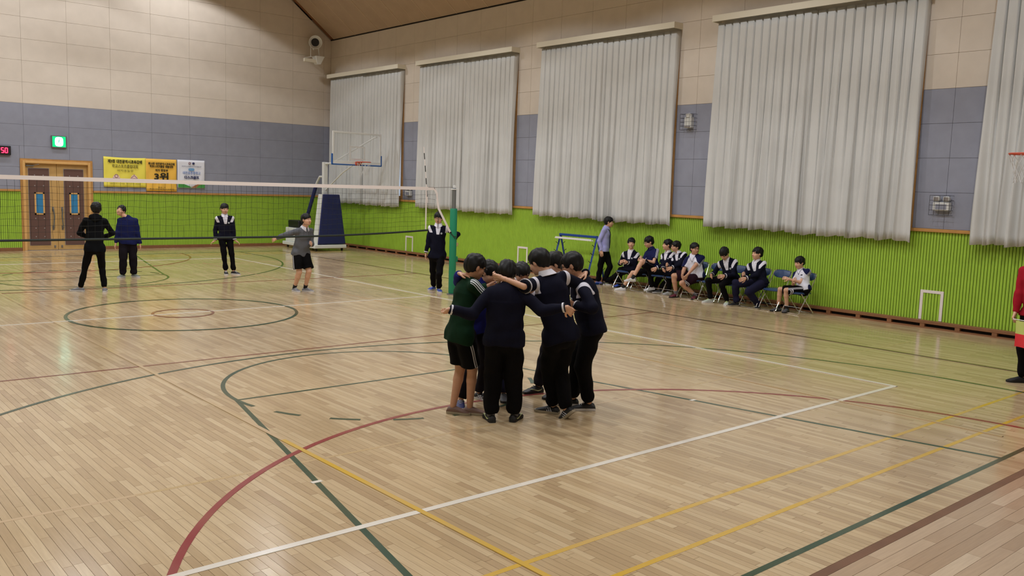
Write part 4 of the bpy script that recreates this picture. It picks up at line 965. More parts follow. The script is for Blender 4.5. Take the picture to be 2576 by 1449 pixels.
def ik(a, t, l1, l2, pole):
    a, t = np.array(a, float), np.array(t, float); d = t-a; L = np.linalg.norm(d); d = d/(L+1e-9)
    if L > (l1+l2)*.999: return a+d*L*l1/(l1+l2)
    x = (l1*l1-l2*l2+L*L)/(2*L); y = math.sqrt(max(l1*l1-x*x, 0)); p = np.asarray(pole, float); p = p-d*(p @ d); p = nrm(p)
    return a+d*x+p*y
def dirs(az, base):
    "azimuth about the line camera - person: 0 towards the camera, 90 to picture right, 180 away"
    D = np.array([base[0]-CAM[0], base[1]-CAM[1], 0]); D = nrm(D); Rt = np.array([D[1], -D[0], 0.]); a = math.radians(az)
    return -D*math.cos(a)+Rt*math.sin(a)
Zv = np.array([0, 0, 1.])

def shoe(parent, ankle, toe, s, colr, sole, pitch=0, lace=None, logo=None, z0=0.0):
    f = nrm([toe[0], toe[1], 0]); r = np.cross(f, Zv); cp, sp = math.cos(pitch), math.sin(pitch)
    f2 = f*cp-Zv*sp; u2 = Zv*cp+f*sp; heel = np.array(ankle)-f2*.055*s-u2*.075*s
    if pitch == 0: heel = np.array([ankle[0], ankle[1], z0])-f*.055*s
    def P_(x, y, z): return heel+r*x*s+f2*y*s+u2*z*s
    pr = [(-.012, .018, .030, .045), (.0, .032, .038, .072), (.03, .037, .04, .088), (.07, .036, .04, .092), (.105, .036, .041, .082), (.14, .041, .045, .066), (.175, .046, .049, .055), (.205, .046, .048, .046), (.235, .038, .04, .036), (.255, .022, .024, .024)]
    n = 14; q = MB(); vs = []
    for (y, wt, wb, hh) in pr:
        for k in range(n):
            a = 2*PI*k/n; cx_, sz = math.cos(a), math.sin(a)
            w_ = wb+(wt*.62-wb)*max(0, sz)**1.2 if y < .12 else wb
            vs.append(P_(w_*math.copysign(abs(cx_)**.8, cx_), y, .018+(hh-.018)*(.5+.5*sz) if sz > -.3 else .016))
    m_ = len(pr); q.add(vs, [tuple(range(n)), tuple(range(m_*n-1, (m_-1)*n-1, -1))]+[(j*n+(k+1) % n, j*n+k, (j+1)*n+k, (j+1)*n+(k+1) % n) for j in range(m_-1) for k in range(n)])
    o = q.build('shoe', colr, parent, True)
    out = [(-.014, .026), (.0, .037), (.04, .04), (.09, .038), (.14, .044), (.18, .05), (.21, .049), (.24, .041), (.262, .02)]
    ol = [(w_, y) for y, w_ in out]+[(-w_, y) for y, w_ in reversed(out)]; nn = len(ol)
    q = MB(); vs = [P_(x*.97, y, .001) for x, y in ol]+[P_(x*1.03, y, .012) for x, y in ol]+[P_(x, y, .027) for x, y in ol]
    q.add(vs, [tuple(range(nn)), tuple(range(3*nn-1, 2*nn-1, -1))]+[(j*nn+(k+1) % nn, j*nn+k, (j+1)*nn+k, (j+1)*nn+(k+1) % nn) for j in range(2) for k in range(nn)]); q.build('sole', sole, o, True)
    if lace is not None:
        q = MB()
        for i_, y in enumerate((.115, .135, .155)): z = .084-.012*i_; q.tube([P_(-.022, y, z-.006), P_(0, y+.004, z+.003), P_(.022, y, z-.006)], .004*s, 5)
        q.build('lace', lace, o)
    if logo == 'swoosh':
        for sd in (-1, 1):
            pts = [(.02, .052), (.045, .038), (.08, .034), (.14, .052), (.19, .062)]; ws = [.001, .009, .013, .007, .001]
            q = MB(); vs = [P_(sd*(.041 if y < .12 else .045), y, z+w_*sg-.004) for (y, z), w_ in zip(pts, ws) for sg in (-.5, .5)]+[P_(sd*(.03), y, z+w_*sg-.004) for (y, z), w_ in zip(pts, ws) for sg in (-.5, .5)]
            q.add(vs, [(2*i, 2*i+2, 2*i+3, 2*i+1) for i in range(4)]+[(2*i+1, 2*i+3, 13+2*i, 11+2*i) for i in range(4)]+[(2*i+2, 2*i, 10+2*i, 12+2*i) for i in range(4)]); q.build('swoosh_mark', LOGO_Y, o)
    if logo == 'crossed':
        for sd in (-1, 1):
            q = MB()
            for (a, c) in (((.06, .07), (.1, .022)), ((.09, .07), (.13, .022)), ((.03, .03), (.12, .06)), ((.05, .024), (.15, .05))): q.tube([P_(sd*.039, a[0], a[1]-.006), P_(sd*.043, c[0], c[1])], .0035*s, 5)
            q.build('crossed_stripes', LACE_W, o)
    if logo == 'stripes3':
        for sd in (-1, 1):
            for k in range(3):
                q = MB(); q.tube([P_(sd*.034, .08+.022*k, .07-.006*k), P_(sd*.042, .06+.022*k, .026)], .004*s, 5); q.build('side_stripe', LACE_W, o)
    return o

def hand_prims(wr, fdir, pn, side, s, curl):
    "palm, four jointed fingers and a thumb; fdir along the hand, pn palm normal (towards the palm side), side -1/+1 puts the thumb"
    f = nrm(fdir); pn = nrm(pn-f*(pn @ f)); lat = np.cross(f, pn)*side; P_ = []
    pal = wr+f*.085*s
    for o_ in (-.022, 0, .024): P_.append(cap(wr+f*.01*s+lat*o_*.7*s, wr+f*.078*s+lat*o_*1.15*s, .0165*s, .0145*s, .012))
    for i_, (o_, L_) in enumerate(((-.034, .062), (-.012, .078), (.011, .084), (.033, .074))):
        a = wr+f*.085*s+lat*(o_)*s; th = curl*.55; d = f
        d1 = nrm(f*math.cos(th)+pn*math.sin(th)+lat*o_*2.2*(1-min(curl, 1))); b_ = a+d1*L_*.48*s; th2 = th+curl*.8
        d2 = nrm(f*math.cos(th2)+pn*math.sin(th2)+lat*o_*1.5*(1-min(curl, 1))); c_ = b_+d2*L_*.32*s; th3 = th2+curl*.6
        d3 = nrm(f*math.cos(th3)+pn*math.sin(th3)); e_ = c_+d3*L_*.2*s; r_ = .0088*s if i_ else .0075*s
        P_ += [cap(a-f*.02*s, b_, r_*1.08, r_, .004), cap(b_, c_, r_, r_*.92, .003), cap(c_, e_, r_*.92, r_*.8, .003)]
    t0 = wr+f*.025*s+lat*.028*s; d = nrm(f*.62+lat*.75+pn*.25); t1 = t0+d*.036*s; d = nrm(f*.85+lat*.4+pn*(.25+curl*.3)); t2 = t1+d*.03*s; t3 = t2+nrm(f+pn*curl*.5)*.022*s
    P_ += [cap(t0, t1, .0125*s, .011*s, .008), cap(t1, t2, .0105*s, .0095*s, .004), cap(t2, t3, .0095*s, .0078*s, .003)]
    return P_

def person(label, base, H, neck, head, pel, paz, caz, haz, feet, hands, top='navy', bot='black', fat=1.0, hpitch=0, hroll=0, group=None,
           topkind='pullover', botkind='trousers', shoes=('s_black', 's_black'), sole='sole_k', skin='skin', fine=False, glasses=False, knees=None, curl=(.5, .5), sleeves='long',
           lace=(None, None), logo=(None, None), foot_pitch=(0, 0), hem=.07, toe=(0, 0), elbows=(None, None), palm=(None, None), sock=None, stripes=None, collar='white', seed=1, hair='fringe', hdir=(None, None), bands=True, stand=True, legk=.846, bottom_w=1.0, shoulder_w=1.0, sleeve_cut=(None, None), smile=0):
    s = H/1.7; base = np.array([base[0], base[1], 0.]); r_ = np.random.default_rng(seed)
    root = thing('person', label, 'person', tuple(base), 0, group)
    inv = Matrix.Translation((-base[0], -base[1], 0))
    def add(mesh, nm, par=None):
        mesh.transform(inv); o = bpy.data.objects.new(nm, mesh); link(o, root if par is None else par); return o
    def addmb(q, nm, m_, par=None, smooth=True): return add(q.mesh(nm, m_, smooth), nm, par)
    pf, cf, hf = dirs(paz, base), dirs(caz, base), dirs(haz, base)
    pel, neck, head = np.array(pel, float), np.array(neck, float), np.array(head, float)
    if stand:
        zs = []
        for i in (0, 1):
            hx = pel+(-1 if i == 0 else 1)*nrm(np.cross(pf, Zv))*.088*s; dd = np.hypot(*(np.array(feet[i])[:2]-hx[:2])); zs.append(feet[i][2]+math.sqrt(max((legk*s)**2-dd*dd, .1)))
        pel[2] = min(zs)
    up = nrm(neck-pel); pr_, cr_ = nrm(np.cross(pf, up)), nrm(np.cross(cf, up))       # anatomical right
    cfu = nrm(np.cross(up, cr_)); pfu = nrm(np.cross(up, pr_))
    tl = np.linalg.norm(neck-pel); waist = pel+up*tl*.35+cfu*.0; chest = pel+up*tl*.72
    sw, hw = .16*s*shoulder_w*(1+.25*(fat**.5-1)), .088*s
    shc = neck-up*.075*s
    sh = [shc-cr_*sw, shc+cr_*sw]                                                       # left, right
    hip = [pel-pr_*hw, pel+pr_*hw]
    ua, fa, th, shn = .285*s, .245*s, .43*s, .42*s
    el, wr, kn, an = [], [], [], []
    for i in (0, 1):
        w_ = np.array(hands[i], float); v = w_-sh[i]; L = np.linalg.norm(v)
        if L > (ua+fa)*1.03: w_ = sh[i]+v*(ua+fa)*1.03/L
        pole = elbows[i] if elbows[i] is not None else (-cfu*.7-Zv*.6+(cr_ if i else -cr_)*.5)
        # raise the shoulder a little with a raised arm
        lift = max(0, nrm(v)[2]+.2)*.05*s; sh[i] = sh[i]+up*lift
        el.append(ik(sh[i], w_, ua, fa, pole)); wr.append(w_)
        a_ = np.array(feet[i], float); v = a_-hip[i]; L = np.linalg.norm(v)
        kp = knees[i] if knees is not None and knees[i] is not None else pf+Zv*.05
        kn.append(ik(hip[i], a_, th, shn, kp)); an.append(a_)
    F_ = math.sqrt(fat); hh = .0125 if not fine else .0095
    # ---------------- head frame
    hup = nrm(Zv+0*up); a = math.radians(hpitch); f_ = nrm(hf*math.cos(a)-hup*math.sin(a)); u_ = nrm(hup*math.cos(a)+hf*math.sin(a)); rt = np.cross(f_, u_)
    a = math.radians(hroll); u_, rt = u_*math.cos(a)+rt*math.sin(a), rt*math.cos(a)-u_*math.sin(a)
    R3 = np.array([rt, f_, u_]); hs = s*1.1
    hp = lambda x, y, z: head+(rt*x+f_*y+u_*z)*hs
    E = lambda c, r3, k: ell(hp(*c), R3, [q*hs for q in r3], k)
    hd = [E((0, -.012, .03), (.074, .094, .082), .0), E((0, .012, -.02), (.066, .078, .08), .02), E((0, .03, -.062), (.047, .05, .048), .03), E((.032, .052, -.028), (.03, .03, .032), .02), E((-.032, .052, -.028), (.03, .03, .032), .02),
          cap(hp(0, .082, .004), hp(0, .102, -.026), .0085*hs, .0125*hs, .012), E((.013, .09, -.03), (.008, .01, .007), .006), E((-.013, .09, -.03), (.008, .01, .007), .006),
          cap(hp(-.035, .07, .026), hp(.035, .07, .026), .014*hs, .014*hs, .015), E((0, .082, -.058), (.022, .012, .011), .01), E((0, .075, -.088), (.018, .014, .014), .015),
          E((.075, -.006, -.004), (.01, .019, .031), .006), E((-.075, -.006, -.004), (.01, .019, .031), .006)]
    nk = [cap(neck-up*.02*s, hp(0, -.018, -.05), .058*s*F_**.5, .052*s, .02)]
    lo = np.min([p.lo for p in hd], 0)-.02; hi = np.max([p.hi for p in hd], 0)+.02; lo = np.minimum(lo, neck-.07); hi = np.maximum(hi, neck+.07)
    VV, QQ = [], []; off = 0
    def emit(prims, h, lo=None, hi=None, subs=()):
        nonlocal off
        V, Q = nets(*field(prims, h, lo, hi, subs))
        if len(V): VV.append(V); QQ.append(Q+off); off += len(V)
    # eye hollows
    sb = [ell(hp(x, .094, .008), R3, [.017*hs, .013*hs, .008*hs]) for x in (-.031, .031)]
    emit(hd+nk, .0058 if fine else .0075, lo, hi, sb)
    # ---------------- body
    bare_arm = sleeves in ('short', 'rolled'); bare_leg = botkind == 'shorts'
    lw = 1.0 if bare_leg else .8; aw = 1.0 if bare_arm else .85
    bd = [cap(pel, waist, .115*s*F_, .105*s*F_, .04, (pfu, .68)), cap(waist, chest, .105*s*F_, .12*s*F_, .04, (cfu, .68)), cap(chest, neck-up*.06*s, .115*s*F_, .05*s, .04, (cfu, .68)), cap(sh[0], neck-up*.05*s, .036*s, .036*s, .03), cap(sh[1], neck-up*.05*s, .036*s, .036*s, .03)]
    for i in (0, 1):
        bd += [cap(sh[i], el[i], .042*s*F_*aw, .035*s*F_*aw, .02), cap(el[i], wr[i], .036*s*F_*aw, .024*s, .01), cap(hip[i], kn[i], .078*s*F_*lw, .052*s*F_*lw, .03)]
        m1 = kn[i]+(an[i]-kn[i])*.3
        bd += [cap(kn[i], m1, .05*s*F_*lw, .053*s*F_*lw, .015), cap(m1, an[i], .05*s*F_*lw, .034*s, .01)]
    emit(bd+nk, .0115 if (bare_arm or bare_leg) else .016)
    for i in (0, 1):
        fd = nrm(wr[i]-el[i]) if hdir[i] is None else nrm(hdir[i]); pn = palm[i] if palm[i] is not None else nrm((cr_ if i == 0 else -cr_)-Zv*.1)
        emit([cap(wr[i]-nrm(wr[i]-el[i])*.04*s, wr[i]+fd*.012, .026*s, .021*s, .012)]+hand_prims(wr[i], fd, np.array(pn, float), 1 if i == 0 else -1, s, curl[i]), .0045 if fine else .0056)
    add(np_mesh('body', np.concatenate(VV), np.concatenate(QQ), C[skin]), 'body')
    # ---------------- face
    for x in (-.031, .031):
        q = MB(); e_ = [(-.0145, 0), (-.007, .0042), (.004, .0048), (.0145, .0006), (.006, -.0036), (-.007, -.0034)]
        q.add([hp(x+a_, .083 - abs(a_)*.25, .009+b_) for a_, b_ in e_]+[hp(x, .0885, .009)], [(6, i, (i+1) % 6) for i in range(6)]); addmb(q, 'eye', C['eye'])
        q = MB(); q.tube([hp(x-.02, .082, .029), hp(x, .089, .034), hp(x+.02, .082, .03)], .0042*hs, 6); addmb(q, 'eyebrow', C['hair'])
    q = MB(); k = .006*smile; q.tube([hp(-.024-.003*smile, .084, -.057+k), hp(-.01, .0935, -.0585-k*.3), hp(.01, .0935, -.0585-k*.3), hp(.024+.003*smile, .084, -.057+k)], [.003*hs, .0062*hs, .0062*hs, .003*hs], 6); addmb(q, 'mouth', C['lip'])
    if glasses:
        q = MB()
        for x in (-.032, .032): q.tube([hp(x+.025*math.cos(t), .1-.1*abs((x+.025*math.cos(t)))*.25, .006+.018*math.sin(t)) for t in [2*PI*k/14 for k in range(14)]], .0022*hs, 5, closed=True)
        q.tube([hp(-.008, .103, .01), hp(.008, .103, .01)], .002*hs, 5)
        for sg in (-1, 1): q.tube([hp(sg*.057, .094, .012), hp(sg*.078, .05, .01), hp(sg*.08, -.01, .006)], .002*hs, 5)
        addmb(q, 'glasses', C['specs'])
    # ---------------- hair
    ha = [E((0, -.016, .04), (.088, .107, .092), 0), E((0, -.045, -.005), (.08, .07, .072), .03)]
    fr = .036 if hair == 'fringe' else .058
    hsub = [ell(hp(0, .12, fr-.085), R3, [.068*hs, .1*hs, .084*hs]), ell(hp(0, .05, -.1), R3, [.1*hs, .088*hs, .078*hs]), ell(hp(.09, .002, -.03), R3, [.03*hs, .026*hs, .04*hs]), ell(hp(-.09, .002, -.03), R3, [.03*hs, .026*hs, .04*hs])]
    D, l0, h0 = field(ha, .0062 if fine else .008, None, None, hsub)
    n_ = D.shape; X, Y, Z = [l0[i]+h0*np.arange(n_[i]) for i in range(3)]; X, Y, Z = X[:, None, None]-head[0], Y[None, :, None]-head[1], Z[None, None, :]-head[2]
    lx = X*rt[0]+Y*rt[1]+Z*rt[2]; ly = X*f_[0]+Y*f_[1]+Z*f_[2]; ph = r_.uniform(0, 6)
    D += (.0022*np.sin(lx*170+ly*60+ph+2*np.sin(ly*40))+.002*np.sin(ly*120-lx*90+ph*2+Z*60)+.003*np.sin((lx+ly)*45+Z*50+ph*3)).astype(np.float32)
    D[0], D[-1], D[:, 0], D[:, -1], D[:, :, 0], D[:, :, -1] = [np.maximum(q, .01) for q in (D[0], D[-1], D[:, 0], D[:, -1], D[:, :, 0], D[:, :, -1])]
    add(np_mesh('hair', *nets(D, l0, h0), C['hair']), 'hair')
    # ---------------- top
    e = .02*s; hemc = pel-up*hem*s; cutb = [(hemc, -up)]
    bw = .152*s*F_
    tp = [cap(pel-up*(hem+.1)*s, waist, bw*1.06, bw, .03, (pfu, .76), cutb), cap(waist, chest, bw, .158*s*F_, .04, (cfu, .74)), cap(chest, shc-up*.03*s, .155*s*F_, .1*s*F_, .04, (cfu, .72)), cap(hip[0]-up*.02*s, hip[1]-up*.02*s, .108*s*F_, .108*s*F_, .02, (pfu, .97), cutb), cap(hip[0]-up*.15*s, hip[0]+up*.02*s, .106*s*F_, .1*s*F_, .02, None, cutb), cap(hip[1]-up*.15*s, hip[1]+up*.02*s, .106*s*F_, .1*s*F_, .02, None, cutb), cap(sh[0], neck-up*.035*s, .052*s, .05*s, .035), cap(sh[1], neck-up*.035*s, .052*s, .05*s, .035), cap(shc, neck+up*.012*s, .075*s, .062*s, .03)]
    for i in (0, 1):
        ad = nrm(el[i]-sh[i]); fdv = nrm(wr[i]-el[i])
        if sleeves == 'short':
            c0 = sh[i]+ad*ua*.68; tp += [cap(sh[i], el[i], .06*s*F_**.8, .068*s*F_**.8, .03, None, [(c0, ad)])]
        elif sleeves == 'rolled' or (sleeve_cut[i] == 'rolled'):
            c0 = el[i]+ad*.01; tp += [cap(sh[i], el[i], .06*s*F_, .055*s*F_, .03, None, [(c0, ad)])]
        else:
            c0 = wr[i]-fdv*.005*s; tp += [cap(sh[i], el[i], .06*s*F_**.7, .052*s*F_**.7, .03), cap(el[i], wr[i]+fdv*.05, .052*s*F_**.7, .04*s, .02, None, [(c0, fdv)])]
    V, Q = nets(*field(tp, hh, noise=.006, nseed=seed))
    P0 = V
    def adist(i, V):  # along-arm coordinate and distance
        a_ = nrm(el[i]-sh[i]); return (V-sh[i]) @ a_
    lc = np.stack([(V-neck) @ cr_, (V-neck) @ cfu, (V-neck) @ up], 1)
    zone = np.full(len(V), -1.); scv = np.zeros(len(V)); k12 = (0., 0.)
    if topkind == 'pullover' and not bands: pass
    elif topkind == 'pullover':
        for i in (0, 1):
            sd_ = cr_ if i else -cr_; bd_ = nrm(nrm(el[i]-sh[i])*.55+sd_*.9+up*.1); t_ = (V-sh[i]) @ bd_-.026*s; lateral = lc[:, 0]*(1 if i else -1)
            z_ = np.minimum(.03*s-np.abs(t_), lateral-.1*s); z_ = np.minimum(z_, lc[:, 2]+.165*s); zone = np.maximum(zone, z_)
        vv = np.minimum(.034*s+(lc[:, 2]+.17*s)*.18-np.abs(lc[:, 0]), np.minimum(lc[:, 2]+.2*s, lc[:, 1])); zone = np.maximum(zone, vv)
    elif topkind in ('track',):
        for i in (0, 1):
            a_ = nrm(el[i]-sh[i]); b2 = nrm(wr[i]-el[i]); outd = nrm(np.cross(a_, cfu)); 
            t_ = (V-sh[i]) @ a_; fdir_ = nrm(np.cross(a_, np.cross(cfu, a_))); q_ = (V-sh[i]) @ fdir_
            lateral = lc[:, 0]*(1 if i else -1)
            upd = nrm(Zv-a_*(Zv @ a_)+1e-3*outd); z_ = ((V-sh[i]) @ nrm(upd+(cr_ if i else -cr_)*.6))-.01; z_ = np.minimum(z_, lateral-.07*s); z_ = np.minimum(z_, ua-t_); zone = np.maximum(zone, z_); scv = np.where(lateral > 0, q_, scv)
        k12 = (1., 0.)
    elif topkind == 'tee':
        for i in (0, 1):
            lateral = lc[:, 0]*(1 if i else -1); t_ = adist(i, V); z_ = lateral-np.minimum(.075*s+.65*np.maximum(-lc[:, 2]-.02, 0), .165*s*F_**.6)
            a_ = nrm(el[i]-sh[i]); fdir_ = nrm(np.cross(a_, np.cross(cfu, a_))); q_ = (V-sh[i]) @ fdir_
            scv = np.where(lateral > 0, q_, scv); zone = np.maximum(zone, z_)
        k12 = (0., 1.)
        vn = np.minimum(.007-np.abs(np.abs(lc[:, 0])-(lc[:, 2]+.125*s)*.55), np.minimum(lc[:, 2]+.13*s, lc[:, 1])); zone = np.maximum(zone, vn)
    nmtop = {'pullover': 'pullover', 'track': 'track_top', 'tee': 't_shirt', 'shirt': 'shirt', 'jacket': 'jacket', 'hoodie': 'hoodie'}[topkind]
    topo = add(np_mesh(nmtop, V, Q, C[top], {'zone': zone, 'sc': scv}), nmtop); topo['k1'], topo['k2'] = k12; topo['period'] = .022; topo['halfw'] = .033
    # cuffs
    if topkind in ('pullover',):
        for i in (0, 1):
            if sleeves == 'short': continue
            rolled = sleeve_cut[i] == 'rolled' or sleeves == 'rolled'
            d_ = nrm(el[i]-sh[i]) if rolled else nrm(wr[i]-el[i]); e_ = (el[i]-d_*.012*s) if rolled else (wr[i]-d_*.012*s); rr = (.056*F_ if rolled else .0425)*s
            q = MB(); q.tube([e_-d_*.03*s, e_-d_*.018*s, e_+d_*.004*s, e_+d_*.006*s], [rr*1.05, rr*1.16, rr*1.14, rr*.95], 18, caps=False); o = addmb(q, 'cuff', C['cuffk'], topo)
            q = MB(); q.tube([e_-d_*.022*s, e_-d_*.02*s, e_-d_*.004*s, e_-d_*.002*s], [rr*1.1, rr*1.22, rr*1.21, rr*1.08], 18, caps=False); addmb(q, 'cuff_band', C['cuffw'], topo)
        # badge
        bc = neck-up*.175*s-cr_*.075*s; bc = bc+cfu*(.155*s*F_*.73+.006); q = MB(); q.v = []; n = 14
        q.add([bc+(cr_*math.cos(2*PI*k/n)+up*math.sin(2*PI*k/n))*.021*s+cfu*(.002+0) for k in range(n)]+[bc+cfu*.004]+[bc+(cr_*math.cos(2*PI*k/n)+up*math.sin(2*PI*k/n))*.023*s-cfu*.03 for k in range(n)], [(n, k, (k+1) % n) for k in range(n)]+[(k, n+1+k, n+1+(k+1) % n, (k+1) % n) for k in range(n)]); addmb(q, 'badge', C['badge'], topo)
    if topkind == 'tee':
        bc = neck-up*.165*s-cr_*.07*s+cfu*(.155*s*F_*.73+.007); q = MB()
        for (a_, b_, z0, z1) in ((-.022, .022, .012, .03), (-.016, .016, -.03, .004)):
            q.add([bc+cr_*x+up*z-cfu*dd for dd in (0, .02) for (x, z) in ((a_*s, z0*s), (b_*s, z0*s), (b_*s, z1*s), (a_*s, z1*s))], [(0,1,2,3),(3,2,1,0),(0,4,5,1),(1,5,6,2),(2,6,7,3),(3,7,4,0)])
        addmb(q, 'badge', C['navyp'], topo, False)
    # collar
    if collar:
        ctop = neck+up*.045*s; axn = nrm(hp(0, -.018, -.05)-neck); q = MB(); n = 26; vs = []
        ring = []
        for k in range(n+1):
            t_ = math.radians(-164+328*k/n)  # 0 = back
            d_ = -cfu*math.cos(t_)+cr_*math.sin(t_); front = max(0, -math.cos(t_)); fr_ = (abs(t_)/math.radians(164))**3
            ring.append((neck+axn*.05*s+d_*.058*s*F_**.5+axn*-.018*fr_*s, neck+axn*.056*s+d_*.066*s*F_**.5+axn*-.018*fr_*s, neck+d_*(.088+.012*fr_)*s*F_**.5-up*(.004+.042*fr_)*s+cfu*.02*fr_*s, neck+d_*(.082+.012*fr_)*s*F_**.5-up*(.008+.042*fr_)*s+cfu*.02*fr_*s))
        for g_ in ring: vs += list(g_)
        q.add(vs, [(4*k+j, 4*k+(j+1) % 4, 4*k+4+(j+1) % 4, 4*k+4+j) for k in range(n) for j in range(4)]+[(0,3,2,1), (4*n, 4*n+1, 4*n+2, 4*n+3)])
        addmb(q, 'collar', C[collar] if collar in C else C['cuffw'], topo)
    if topkind == 'hoodie':
        hb = [cap(neck-cfu*.05*s-cr_*.07*s+up*.0, neck-cfu*.05*s+cr_*.07*s, .05*s, .05*s, .03), cap(neck-cfu*.09*s-up*.03*s, neck-cfu*.07*s+up*.02*s, .06*s, .05*s, .04), cap(neck+cr_*.075*s, neck+cfu*.05*s-up*.03*s+cr_*.03*s, .035*s, .028*s, .03), cap(neck-cr_*.075*s, neck+cfu*.05*s-up*.03*s-cr_*.03*s, .035*s, .028*s, .03)]
        add(np_mesh('hood', *nets(*field(hb, .009, noise=.004, nseed=seed)), C[top]), 'hood', topo)
    if topkind == 'shirt':
        fz = neck+cfu*(.085*s)+up*.01*s; q = MB(); pts = [neck+cfu*.075*s+up*.015*s, neck+cfu*.095*s-up*.03*s, chest+cfu*.138*s, waist+cfu*.14*s, pel+up*.04*s+cfu*.142*s]; wd = [.016, .014, .024, .032, .006]
        vs = []
        for p_, w_ in zip(pts, wd): vs += [p_-cr_*w_*s, p_+cr_*w_*s, p_+cr_*w_*s-cfu*.012, p_-cr_*w_*s-cfu*.012]
        q.add(vs, [(4*i+j, 4*i+4+j, 4*i+4+(j+1) % 4, 4*i+(j+1) % 4) for i in range(4) for j in range(4)]+[(0,1,2,3)]); addmb(q, 'tie', C['tie'], topo)
    # ---------------- trousers or shorts
    bt = [cap(pel-up*.0, pel+up*.1*s, .138*s*F_, .128*s*F_, .03, (pfu, .7)), cap(hip[0]-up*.02*s, hip[1]-up*.02*s, .092*s*F_, .092*s*F_, .03, (pfu, .95))]
    for i in (0, 1):
        td = nrm(kn[i]-hip[i]); sd_ = nrm(an[i]-kn[i])
        if botkind == 'shorts':
            c0 = hip[i]+td*th*.86; bt += [cap(hip[i], kn[i], .093*s*F_, .104*s*F_, .025, None, [(c0, td)])]
        else:
            c0 = an[i]-sd_*.012*s; w1 = bottom_w
            bt += [cap(hip[i], kn[i], .093*s*F_, .074*s*F_*w1, .025), cap(kn[i], an[i]-sd_*.07*s, .073*s*F_*w1, .064*s*F_**.6*w1, .02), cap(an[i]-sd_*.07*s, an[i]+sd_*.04, .062*s*F_**.6*w1, .046*s*w1, .02, None, [(c0, sd_)])]
    V, Q = nets(*field(bt, hh, noise=.0065, nseed=seed+9))
    zone = np.full(len(V), -1.); scv = np.zeros(len(V))
    if stripes is not None:
        for i in stripes:
            o_ = pr_ if i else -pr_; td = nrm(kn[i]-hip[i]); sd_ = nrm(an[i]-kn[i])
            for (a_, d_, L_) in ((hip[i], td, th), (kn[i], sd_, shn)):
                t_ = (V-a_) @ d_; fdir_ = nrm(np.cross(np.cross(d_, o_), d_)); side_ = (V-a_) @ fdir_; q_ = (V-a_) @ nrm(np.cross(d_, fdir_))
                inn = np.minimum(t_+.02, L_-t_); z_ = np.minimum(side_-.03, inn); scv = np.where(z_ > -.02, q_, scv); zone = np.maximum(zone, z_)
    nb = 'shorts' if botkind == 'shorts' else 'trousers'
    bo_ = add(np_mesh(nb, V, Q, C[bot], {'zone': zone, 'sc': scv}), nb); bo = root.children[-1] if False else bpy.data.objects[bo_.name]; bo['k1'], bo['k2'] = 1., 0.; bo['period'] = .022; bo['halfw'] = .022
    # ---------------- shoes, socks
    for i in (0, 1):
        sd_ = nrm(an[i]-kn[i]); tdv = dirs(toe[i], base)
        if sock:
            q = MB(); q.tube([an[i]-sd_*.075*s, an[i]-sd_*.07*s, an[i]-sd_*.02*s, an[i]+sd_*.03*s], [.036*s*F_, .041*s*F_, .041*s, .04*s], 14, caps=False); addmb(q, 'sock', C[sock])
        so = shoe(root, np.array([an[i][0], an[i][1], an[i][2]]), tdv, s, C[shoes[i]], C[sole] if isinstance(sole, str) else C[sole[i]], foot_pitch[i], lace[i], logo[i], z0=max(0.0, an[i][2]-.085*s))
        for o in [so]+list(so.children): o.data.transform(inv)
    return root
def G0(u, v): return floor_at(u, v)
def plane(base):
    "points at a picture height on an upright plane through the base, b metres beyond it"
    D = nrm([base[0]-CAM[0], base[1]-CAM[1], 0])
    def P_(u, v, b=0):
        d = _F+_R*(u-W/2)/F_PX-_U*(v-H_PX/2)/F_PX; return CAM+d*((((np.array([base[0], base[1], 0])-CAM) @ D)+b)/(d @ D))
    return P_
H_PX = 1449
def foot(u, v, s=1.0, lift=0):
    "ankle joint above the floor point"
    q = floor_at(u, v); q[2] = .085*s+lift; return q
# ---- players beyond the net
b0 = floor_at(233, 736); P = plane(b0)
person('person from behind in black hoodie and white-striped black trousers, elbows bent', b0, 1.76, P(240, 546), P(242, 526), P(238, 618), 180, 180, 180,
       (foot(203, 733), foot(263, 734)), (P(222, 598, .25), P(262, 596, .25)), top='hood', bot='black', topkind='hoodie', collar=None, shoes=('s_grey', 's_grey'), sole='sole_w', toe=(-110, 175), stripes=(0,), elbows=(P(150, 640)-P(240, 560), P(330, 640)-P(240, 560)), knees=(None, None), seed=11, bottom_w=.82, hpitch=5)
b0 = floor_at(322, 699); P = plane(b0)
person('person in a royal navy jacket and charcoal trousers, head thrown back, beside the black hoodie', b0, 1.66, P(321, 548), P(304, 530), P(322, 616), 0, -5, -20,
       (foot(337, 697), foot(309, 698)), (P(352, 614, -.02), P(290, 618, -.02)), top='jacket', bot='darkpants', topkind='jacket', collar='jacket', shoes=('s_olive', 's_olive'), sole='sole_w', toe=(35, -30), fat=1.35, hpitch=-14, hroll=-16, seed=12, hair='short', bottom_w=1.1, hem=.1)
